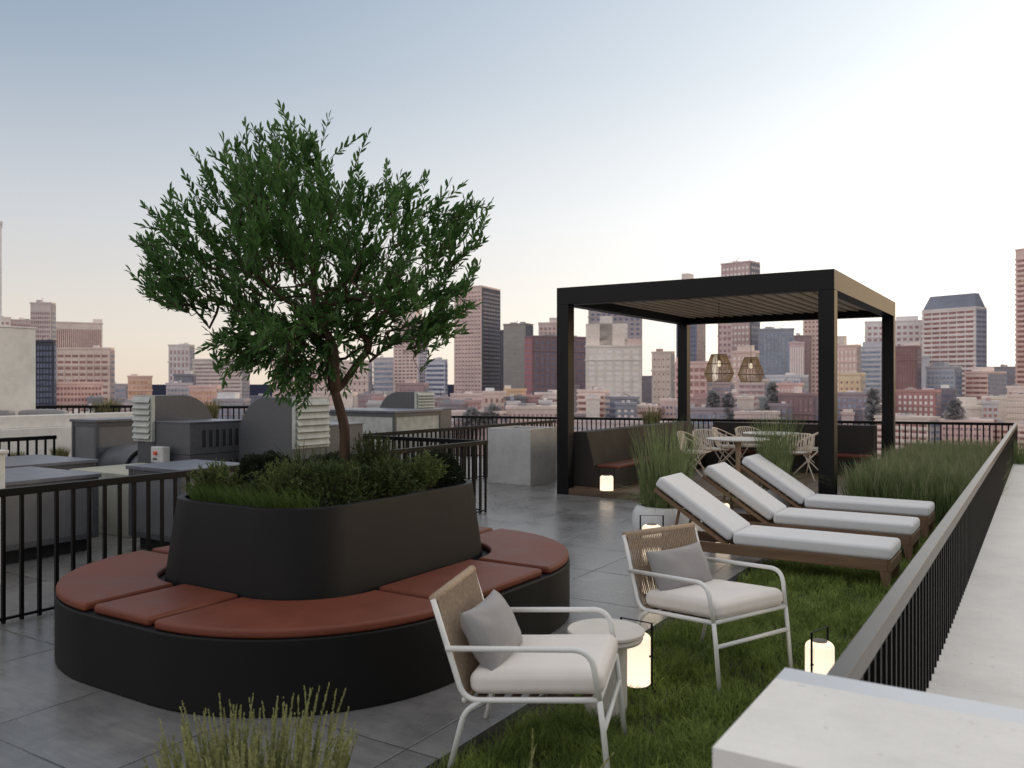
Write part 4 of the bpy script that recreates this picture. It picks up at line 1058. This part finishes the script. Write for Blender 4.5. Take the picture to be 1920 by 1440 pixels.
def building(x0,x1,yt,D,c,label,style='grid',cols=6,fh=12,win='mauve',xm=None,side=None,sidewin='navy',ww=.58,wh=.5,band=None,roof=(),ybase=865,top=5,ph=0.,name='building'):
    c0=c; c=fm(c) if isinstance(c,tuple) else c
    px=(x0+x1)/2; k=(px-960)/FX; pos=Vector((-D*sn+D*k*cs,D*cs+D*k*sn,GZ)); m=D/FX
    ang=math.atan2(sn,cs)-math.atan(k)
    ray=math.sqrt(1+k*k)
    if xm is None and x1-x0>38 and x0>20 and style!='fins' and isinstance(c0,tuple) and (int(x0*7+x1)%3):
        xm=x1-(.11+.08*((int(x0)*13)%7)/7)*(x1-x0); side=tuple(int(q*.55+r_*.45*.62) for q,r_ in zip(c0,(120,128,156))) if side is None else side; sidewin='navy'  # darker bluish right face: its shade is painted into the side colour
    if xm is None: phi=0;w=(x1-x0)*m/ray; dp=max(10,w*.7)
    elif xm>(x0+x1)/2 or side=='right': phi=R(28); w=(xm-x0)*m/ray/math.cos(phi); dp=(x1-xm)*m/ray/math.sin(phi)
    else: phi=R(-28); w=(x1-xm)*m/ray/math.cos(phi); dp=(xm-x0)*m/ray/math.sin(-phi)
    t=thing(name,label,'building',pos,ang-phi,GB)
    zt=CH+(720-yt)*m-GZ; zb=CH+(720-ybase)*m-GZ; zb=max(1,zb)
    wl=MB(); wl.box(-w/2,w/2,-dp/2,dp/2,0,zt)
    fhm=fh*m
    faces=[('f',w,cols,win)]
    if xm is not None: faces.append(('r' if phi>0 else 'l',dp,max(2,int(cols*dp/w+.5)),sidewin))
    ztop=zt-top*m
    rows=max(1,int((ztop-zb)/fhm)); rects=[]
    for fc,wd,nc,wk in faces:
        cw=wd*.94/nc
        if style=='plain': continue
        if style=='fins':
            for i in range(nc): rects.append((fc,wk,-wd*.47+cw*(i+.5),(ztop+zb)/2,cw*ww,(ztop-zb)*.98))
            continue
        for r in range(rows):
            z=ztop-fhm*(r+.5)
            for i in range(nc):
                rects.append((fc,wk,-wd*.47+cw*(i+.5),z,cw*ww,fhm*wh))
        if style in('ribbon','balcony'):
            for r in range(rows+1):
                z=ztop-fhm*r; e=.35
                if fc=='f': wl.box(-wd/2-e,wd/2+e,-dp/2-e,-dp/2+.01,z-fhm*.22,z+fhm*.06)
                elif fc=='r': wl.box(w/2-.01,w/2+e,-wd/2,wd/2,z-fhm*.22,z+fhm*.06)
                else: wl.box(-w/2-e,-w/2+.01,-wd/2,wd/2,z-fhm*.22,z+fhm*.06)
        if style in('grid','glass') and fc=='f' and nc<=14:
            for i in range(nc+1):
                xx=-wd*.47+cw*i; e=.28
                wl.box(xx-cw*.07,xx+cw*.07,-dp/2-e,-dp/2+.01,zb-fhm,ztop)
    wl.box(-w/2-.3,w/2+.3,-dp/2-.3,dp/2+.3,zt+.001,zt+.9)
    if style=='grid' and rows>5:
        for r in (2,rows-3): wl.box(-w/2-.4,w/2+.4,-dp/2-.4,-dp/2+.01,ztop-fhm*r-fhm*.1,ztop-fhm*r+fhm*.12)
    rr_=random.Random(int(x0*31+yt))
    if not roof and x1-x0>24 and 'blue roof' not in label:
        for q in range(rr_.randint(1,3)):
            u0=rr_.uniform(-.4,.2); u1=u0+rr_.uniform(.08,.3); hh=rr_.uniform(2,5)*m; y0_=rr_.uniform(-.3,.1)*dp
            MB().box(w*u0,w*u1,y0_,y0_+dp*.3,zt+.91,zt+.9+hh).build('roof_block',fm(rr_.choice([(150,140,142),(120,114,122),(186,170,164)])),t)
        if rr_.random()<.45: MB().tube([(w*rr_.uniform(-.3,.3),0,zt+.9),(0,0,zt+.9+rr_.uniform(5,11)*m)],.12,5).build('mast',M['galv'],t)
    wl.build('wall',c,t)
    if side is not None and isinstance(side,tuple) and xm is not None:  # most side colours carry painted shade, a few their own tone
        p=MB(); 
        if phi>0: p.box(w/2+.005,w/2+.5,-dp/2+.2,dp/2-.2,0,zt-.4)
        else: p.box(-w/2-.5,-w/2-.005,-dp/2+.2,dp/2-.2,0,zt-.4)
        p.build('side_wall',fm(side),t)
    # windows: one object each (shared mesh per size), the rest joined
    def place(fc,u,z):
        if fc=='f': return (u,-dp/2-.04,z),0
        if fc=='r': return (w/2+(.54 if isinstance(side,tuple) else .04),u,z),R(90)
        return (-w/2-(.54 if isinstance(side,tuple) else .04),-u,z),R(-90)
    cache={}
    rects.sort(key=lambda q:-q[3])
    for fc,wk,u,z,sx,sz in rects[:100]:
        key=(wk,round(sx,2),round(sz,2))
        if key not in cache:
            me=MB().box(-sx/2,sx/2,-.035,.035,-sz/2,sz/2).mesh('window'); me.materials.append(wm(wk)); cache[key]=me
        l,a=place(fc,u,z); o=bpy.data.objects.new('window',cache[key]); COL.objects.link(o); o.parent=t; o.location=l; o.rotation_euler=(0,0,a)
    rest={}
    for fc,wk,u,z,sx,sz in rects[100:]:
        mb=rest.setdefault(wk,MB()); l,a=place(fc,u,z)
        if a==0: mb.box(l[0]-sx/2,l[0]+sx/2,l[1]-.035,l[1]+.035,z-sz/2,z+sz/2)
        else: mb.box(l[0]-.035,l[0]+.035,l[1]-sx/2,l[1]+sx/2,z-sz/2,z+sz/2)
    if rest:
        al=MB(); mats=[];idx=[]
        for wk,mb in rest.items():
            al.add(mb.v,mb.f); mats.append(wm(wk)); idx+=[len(mats)-1]*len(mb.f)
        me=bpy.data.meshes.new('window_rows'); me.from_pydata(al.v,[],al.f)
        for q in mats: me.materials.append(q)
        me.polygons.foreach_set('material_index',idx); o=obj('window_rows',me,None,t); o['kind']='stuff'
    for (fx0,fx1,hpx,cc) in roof:
        z1=zt+.92; MB().box(-w/2+w*fx0,-w/2+w*fx1,-dp*.35,dp*.35,z1,z1+hpx*m).build('roof_block',fm(cc),t)
    return t
B=building
PK=(196,164,154); PG=(176,152,148); BE=(206,186,168); WH=(214,202,192); GR=(146,142,146); BL=(108,116,136); MV=(150,128,132); RD=(140,84,80); NV=(36,42,68)
B(-70,3,421,300,(205,203,198),'plain pale tower sliver at the very left edge','plain',ybase=640)
B(-30,20,597,640,(196,176,168),'pale pink block just right of the stair tower top','grid',5,9,'mauve',roof=())
B(20,60,602,660,(160,138,140),'mauve block between two taller towers on the far left','grid',7,8,'mauve')
B(57,104,570,560,(188,164,156),'tall mauve-pink tower on the far left with blank top','grid',9,8.5,'mauve',top=14)
B(62,104,642,330,NV,'dark navy glass block in front of the far left tower','glass',6,11,'navy',ww=.8,wh=.7)
B(104,192,608,620,(222,196,182),'pale tower with red vertical stripes on the far left','fins',22,10,'brown',ww=.5,top=9,roof=((.8,1.0,7,(220,205,195)),))
B(104,214,655,460,(222,186,160),'broad beige office block with wide window strips on the left','grid',7,11.5,'brown',ww=.78,wh=.42,xm=206,side=(150,122,124),top=7)
B(104,193,720,340,(216,160,144),'low pink block with rows of small square windows, far left','grid',13,10.5,'brown',ww=.6,wh=.45,top=3)
B(190,246,722,520,(158,144,150),'hazy grey low block between the beige office and orange block','grid',8,10,'steel')
B(240,285,708,400,(224,170,144),'small orange-pink block standing alone against the sea','grid',6,10,'gold',ww=.7,wh=.5,top=4)
B(316,364,649,520,(184,172,170),'pale grey block with upright window bands left of the tree','grid',5,12,'mauve',ww=.4,wh=.62,top=6)
B(362,467,676,480,(182,164,154),'wide beige-grey block with fine horizontal lines left of the tree','ribbon',1,7,'mauve',ww=.97,wh=.28)
B(326,366,705,380,(108,104,124),'low slate-blue rooftop block in front of the pale grey block','plain',roof=((.55,.9,6,(200,190,186)),))
B(312,360,722,330,(160,146,152),'low grey-mauve building below the slate rooftop block','grid',7,9,'steel')
B(355,414,727,310,(206,150,134),'low pink-orange building behind the curved grey hood','grid',9,10,'gold')
B(400,468,752,290,(140,128,138),'low mauve building with white roof tank behind the hood','grid',7,10,'steel',roof=((.1,.7,11,(196,192,192)),))
B(512,607,678,430,(206,166,154),'pink block with small windows behind the tree fork','grid',8,12,'mauve',ww=.5,wh=.4,top=10)
B(605,697,679,470,(214,186,172),'pale pink slab with dotted windows right of the tree trunk','grid',9,11.5,'brown',ww=.34,wh=.34,top=12,xm=690,side=(130,124,136))
B(470,512,745,420,(92,92,116),'low navy building in the gap left of the tree trunk','plain')
B(575,622,738,300,(214,180,170),'low white-pink house with dark windows behind the louvre','grid',4,14,'brown',ww=.5,wh=.4)
B(700,742,673,520,(160,148,154),'grey striped block left of the white residential tower','ribbon',1,9.5,'steel',ww=.98,wh=.4)
B(738,801,598,480,(222,196,184),'white and pink residential tower right of the tree','grid',6,6.4,'brown',ww=.62,wh=.5,xm=784,side=(158,146,158),roof=((.12,.85,14,(206,176,166)),))
B(798,838,677,470,(158,158,172),'blue-grey striped block right of the residential tower','ribbon',1,8.8,'navy',ww=.98,wh=.42)
B(660,742,742,350,(150,120,124),'low mauve-red buildings behind the farthest air handler','grid',10,11,'mauve')
B(742,802,722,330,(146,106,110),'low red-brown building at the foot of the residential tower','grid',7,11,'mauve',roof=((.3,.6,6,(186,150,140)),))
B(800,852,748,340,(160,140,142),'low hazy building beneath the blue-grey striped block','grid',6,11,'mauve')
B(852,938,543,560,(196,160,146),'tall pink tower with its right side in navy shade','grid',8,7.4,'mauve',xm=903,side=NV,sidewin='navy',ww=.6,wh=.42,top=6)  # navy side colour is the shaded face, painted in
B(846,906,742,330,(196,160,150),'low pink terrace at the foot of the tall pink tower','grid',8,12,'mauve',ww=.5,wh=.35)
B(936,950,622,590,(66,72,96),'narrow navy slab beside the tall pink tower','plain')
B(944,999,610,540,(128,118,112),'plain grey-olive blank-walled block beside the maroon block','plain',xm=985,side=(74,76,94))
B(985,1104,634,480,(112,76,88),'maroon block with red left edge, left of the pergola','grid',10,10,'navy',ww=.5,wh=.3,xm=1000,side=(158,62,72))
B(1010,1060,608,600,(198,166,154),'pink block top rising behind the maroon block','grid',6,9,'mauve',roof=((.4,1.0,9,(196,180,170)),))
B(906,948,738,300,(218,178,158),'small beige-pink house with dark windows below the navy side','grid',4,15,'brown',ww=.4,wh=.5,roof=((.1,.5,6,(180,180,186)),))
B(946,986,733,320,(196,150,86),'small building with yellow top band below the blank block','plain',roof=((0,.3,6,(205,190,180)),))
B(946,986,748,300,(96,92,96),'small dark building below the yellow band','grid',5,10,'steel')
B(980,1015,745,310,(176,112,110),'small red house at the foot of the maroon block','grid',4,12,'mauve')
B(1004,1064,740,305,(196,172,160),'low beige building with flat roofs below the maroon block','ribbon',1,12,'mauve',ww=.9,wh=.35)
B(950,1048,766,270,(208,174,156),'low pale pink terrace row behind the concrete cube planter','grid',11,13,'mauve',ww=.5,wh=.35)
B(845,950,775,265,(190,158,150),'low pink terrace row behind the far railing, left part','grid',12,13,'steel',ww=.5,wh=.35)
B(1060,1086,725,420,(118,104,116),'thin dark low building seen right of the front left post','plain')
B(1104,1203,574,560,(150,132,138),'mauve tower standing behind the white stepped block','grid',9,9,'navy',ww=.5,wh=.45)
B(1099,1202,652,400,(220,206,190),'white stepped apartment block seen through the pergola','grid',6,10,'white',ww=.6,wh=.5,band=1,roof=((0,.75,40,(214,192,174)),(.25,.48,54,(220,205,190)),(.70,1.0,12,(190,150,136))),top=4)
B(1083,1141,735,300,(214,176,158),'pink low block with horizontal stripes behind the pergola bench','ribbon',3,11,'brown',ww=.95,wh=.4)
B(1138,1197,748,310,(112,114,136),'blue-grey low block below the white stepped block','glass',6,12,'navy',ww=.7,wh=.6)
B(1194,1232,764,290,(206,168,150),'low pink block beside the blue-grey low block','ribbon',2,10,'brown',ww=.9,wh=.35)
B(1202,1222,708,430,(106,96,112),'dark narrow block right of the white stepped block','plain')
B(1222,1264,662,470,(206,176,156),'beige slab left of the back left pergola post','grid',4,14,'brown',ww=.25,wh=.25,roof=((.2,.45,5,(160,120,110)),))
B(1268,1322,530,560,(104,112,134),'blue-grey glass tower behind the left pendant lamp','glass',7,8.5,'navy',ww=.75,wh=.7,xm=1306,side=(160,130,130),roof=((.2,.5,14,(205,180,170)),))
B(1352,1424,496,540,(176,136,132),'tallest pink tower with right side in navy shade above the pergola','grid',7,11,'white',xm=1406,side=(80,84,108),ww=.6,wh=.42,top=4)
B(1346,1372,604,520,(190,154,144),'pink shoulder block at the left of the tallest tower','grid',3,11,'mauve')
B(1422,1488,620,500,(122,126,140),'grey-blue tower with upright window columns behind the pergola','glass',9,8.5,'steel',ww=.55,wh=.7)
B(1480,1508,645,440,(188,146,146),'narrow pink block with white upright stripes','fins',6,10,'white',ww=.45)
B(1485,1520,632,520,(150,110,112),'red-mauve block behind the striped pink block','grid',4,10,'mauve')
B(1506,1566,596,520,(208,170,148),'beige-pink tower behind the front right post','grid',8,8.5,'brown',ww=.5,wh=.4)
B(1265,1334,682,330,(206,156,142),'pink grid-fronted block behind the left pendant lamp','grid',5,13.5,'brown',ww=.72,wh=.5,roof=((0,.3,8,(206,156,142)),))
B(1334,1376,720,340,(150,128,136),'low mauve building between the two pendant lamps','grid',6,10,'steel')
B(1372,1422,662,360,(206,164,146),'pink stepped block with cornice behind the right pendant lamp','grid',5,11,'white',ww=.45,wh=.4,roof=((.2,.85,10,(222,190,168)),))
B(1384,1440,715,310,(176,148,144),'low beige building under the right pendant lamp','ribbon',4,11,'mauve',ww=.8,wh=.4)
B(1436,1514,707,350,(166,168,178),'white-blue glass low-rise right of the pendant lamps','glass',11,9,'steel',ww=.6,wh=.6)
B(1450,1506,722,320,(196,138,126),'small red-roofed building in front of the glass low-rise','grid',7,10,'white')
B(1424,1462,748,290,(112,120,124),'grey-green low block below the glass low-rise','plain')
B(1458,1540,742,280,(128,84,90),'maroon-brown low block with a pale upright strip','grid',7,14,'mauve',ww=.5,wh=.35,roof=((.42,.5,12,(226,200,190)),))
B(1268,1384,768,275,(134,116,126),'low hazy row behind the dining tables','grid',14,12,'steel')
B(1378,1460,776,265,(182,150,142),'low pink row behind the dining tables, right part','ribbon',4,11,'mauve',ww=.9,wh=.35)
B(1566,1613,650,430,(200,158,142),'pink-topped block right of the front right post','grid',5,12,'white',ww=.35,wh=.45,roof=((0,.4,17,(214,194,172)),))
B(1572,1621,703,330,(226,190,128),'small yellow building right of the front right post','grid',4,12,'brown',ww=.35,wh=.35,top=8)
B(1612,1660,652,480,(158,156,164),'grey block with rounded shoulder between the right posts','ribbon',1,9,'steel',ww=.95,wh=.4,roof=((.1,1,8,(150,148,156)),))
B(1622,1738,606,560,(192,182,178),'wide pale grey block behind the back right post','grid',10,11,'mauve',ww=.6,wh=.45,roof=((.5,.85,8,(196,186,182)),))
B(1660,1742,672,520,(160,156,164),'grey-blue block between the pergola and the blue-roofed tower','plain')
B(1676,1726,652,400,(136,80,80),'red-brown brick block right of the pergola','grid',8,9,'brown',ww=.4,wh=.35,xm=1717,side=(104,70,80),roof=((.4,1.0,6,(216,196,186)),))
tb=B(1728,1848,582,520,(222,204,196),'big white tower with sloping blue roof and window ribbons','ribbon',6,9.0,'brown',xm=1828,side=(120,122,144),ww=.86,wh=.44,top=2)
B(1736,1802,690,400,(140,144,156),'grey-blue mid-rise in front of the blue-roofed tower','glass',7,9,'steel',ww=.6,wh=.5,xm=1790,side=(100,106,126),roof=((.2,.6,8,(120,122,136)),))
B(1680,1762,735,300,(168,96,88),'red brick block with white windows right of the pergola','grid',7,11,'white',ww=.5,wh=.55,top=4)
B(1752,1795,732,320,(104,92,106),'dark mauve low block beside the red brick block','grid',5,10,'navy',roof=((.3,.6,6,(210,205,200)),))
B(1810,1886,700,400,(196,150,134),'pink flat-roofed block with striped front on the right','ribbon',3,9,'brown',xm=1852,side=(104,104,126),ww=.9,wh=.4,roof=((.15,.6,8,(212,190,180)),))
B(1848,1908,690,560,(120,122,146),'hazy blue low block under the bright sky on the right','grid',8,9,'steel')
B(1788,1842,766,285,(220,200,178),'plain cream warehouse block on the right','plain',roof=((.1,.8,16,(216,196,176)),))
B(1842,1902,748,295,(220,198,178),'plain cream block beside the warehouse on the right','plain')
B(1888,1960,728,310,(204,176,160),'beige low block at the right edge','grid',6,12,'mauve')
B(1903,2010,465,520,(214,168,150),'very tall pink tower with red window ribbons at the right edge','ribbon',5,9.6,'brown',ww=.9,wh=.45,top=16)
B(1640,1760,785,262,(206,176,160),'low pale pink row behind the tall grass','ribbon',6,12,'brown',ww=.85,wh=.35)
B(1755,1860,792,258,(198,150,138),'low red-pink row behind the tall grass, middle part','grid',12,12,'mauve',ww=.6,wh=.35)
B(1855,1960,800,255,(214,180,162),'low pink striped row at the right end of the far railing','ribbon',5,11,'brown',ww=.85,wh=.4)
B(1566,1650,740,300,(136,110,118),'low mauve block seen between the right pergola posts','grid',8,11,'steel')
B(1045,1270,792,262,(176,150,146),'long low hazy row behind the pergola bench','grid',22,12,'steel',ww=.5,wh=.35)
B(680,850,792,262,(150,132,138),'long low hazy row behind the far railing posts','grid',18,12,'steel',ww=.5,wh=.35)
B(215,330,760,280,(166,140,142),'low hazy mauve row behind the air handlers on the left','grid',12,11,'mauve',ww=.5,wh=.35)
B(460,690,770,275,(150,130,136),'low hazy row behind the tree trunk','grid',20,11,'mauve',ww=.5,wh=.35)
# sloping blue roof of the white tower
ch=[c for c in kids(tb) if c.name.startswith('wall')][0]
xs=[v.co.x for v in ch.data.vertices]; ysv=[v.co.y for v in ch.data.vertices]; zz=max(v.co.z for v in ch.data.vertices); mm=520/FX
x0_,x1_,y0_,y1_=min(xs)+.6,max(xs)-.6,min(ysv)+.6,max(ysv)-.6
h_=26*mm
mb=MB().prism([(x0_,y0_),(x1_,y0_),(x1_,y1_),(x0_,y1_)],zz+.002,zz+h_,[(x0_+2.4,y0_+4.2),(x1_-2.4,y0_+4.2),(x1_-2.4,y1_-3),(x0_+2.4,y1_-3)]); mb.build('sloped_roof',fm((88,98,122)),tb)
# trees among the city blocks
def citytree(label,px,yb,yt,wpx,D):
    a=at(px,yb,D); h=(yb-yt)*D/FX; r=wpx/2*D/FX; n=900
    t=thing('city_tree',label,'tree',(a.x,a.y,GZ),0,'dark trees among the city blocks')
    z0=a.z-GZ
    u=RNG.uniform(0,1,n); ang=RNG.uniform(0,6.28,n); rr=r*np.sin(np.pi*np.clip(u*.92+.08,0,1))**.7*RNG.uniform(.5,1.05,n)
    P=np.stack([rr*np.cos(ang),rr*np.sin(ang),z0+h*u],1); Dd=RNG.normal(size=(n,3)); Dd/=np.linalg.norm(Dd,axis=1)[:,None]
    s=RNG.uniform(1.2,2.4,n); V,F=leaves(P,Dd,s,s*.6,.1); obj('crown',npmesh('crown',V,F),M['citytree'],t); MB().tube([(0,0,0),(0,0,z0+h*.6)],[.5,.15],7).build('trunk',M['bark'],t)
M['citytree']=m_leaf('city_tree_leaf',lin((140,138,144)),lin((176,172,172)),.4,.3,.8,.1)
citytree('dark pointed city tree left of the pair between the pendant lamps',1338,800,738,14,270)
citytree('dark pointed city tree right of the pair between the pendant lamps',1366,800,742,14,268)
citytree('dark pointed city tree between the right pergola posts',1637,800,735,18,270)
citytree('dark round city tree in front of the warehouse on the right',1790,800,755,22,258)
citytree('dark round city tree at the foot of the navy-sided tower',925,800,765,34,262)
citytree('dark round city tree left of the concrete cube planter',885,800,772,26,260)
citytree('dark round city tree beside the grey-green low block',1448,790,722,16,285)

# crowded low-rise band in front of the towers
BAND=[(60,'the far left towers'),(165,'the beige office block'),(262,'the orange-pink block'),(340,'the pale grey block'),(420,'the fine-lined beige block'),(560,'the pink block by the tree fork'),(650,'the dotted pink slab'),(720,'the grey striped block'),(770,'the residential tower'),(820,'the blue-grey striped block'),(880,'the navy-sided tower'),(965,'the blank olive block'),(1030,'the maroon block'),(1110,'the white stepped block'),(1180,'the mauve tower behind the white steps'),(1243,'the beige slab by the pergola post'),(1300,'the blue-grey glass tower'),(1390,'the tallest pink tower'),(1455,'the upright-columned grey tower'),(1500,'the white-striped pink block'),(1590,'the pink-topped block'),(1640,'the rounded grey block'),(1705,'the red-brown brick block'),(1790,'the blue-roofed tower'),(1850,'the hazy blue block'),(1910,'the right-edge tower')]
CN={'rosy':(196,158,150),'beige':(212,186,166),'mauve':(146,124,132),'slate':(112,114,132),'brick-red':(160,108,104),'cream':(222,204,186),'grey':(158,152,154),'dusky':(116,100,112)}
rb=random.Random(21); seen=set()
for px,ph in BAND:
    for q in range(2):
        cn=rb.choice([c for c in CN if (c,ph) not in seen]); seen.add((cn,ph))
        x0=px+rb.uniform(-34,4); w=rb.uniform(22,52); D=rb.uniform(262,350); yt=rb.uniform(738,786)
        B(x0,x0+w,yt,D,CN[cn],'small %s low-rise at the foot of %s'%(cn,ph),rb.choice(['grid','grid','ribbon','plain']),rb.randint(3,7),rb.uniform(9,12),rb.choice(['mauve','brown','steel','navy','white']),ww=rb.uniform(.4,.75),wh=rb.uniform(.35,.55),roof=((rb.uniform(0,.4),rb.uniform(.5,1),rb.uniform(3,8),CN[rb.choice(list(CN))]),) if rb.random()<.6 else ())
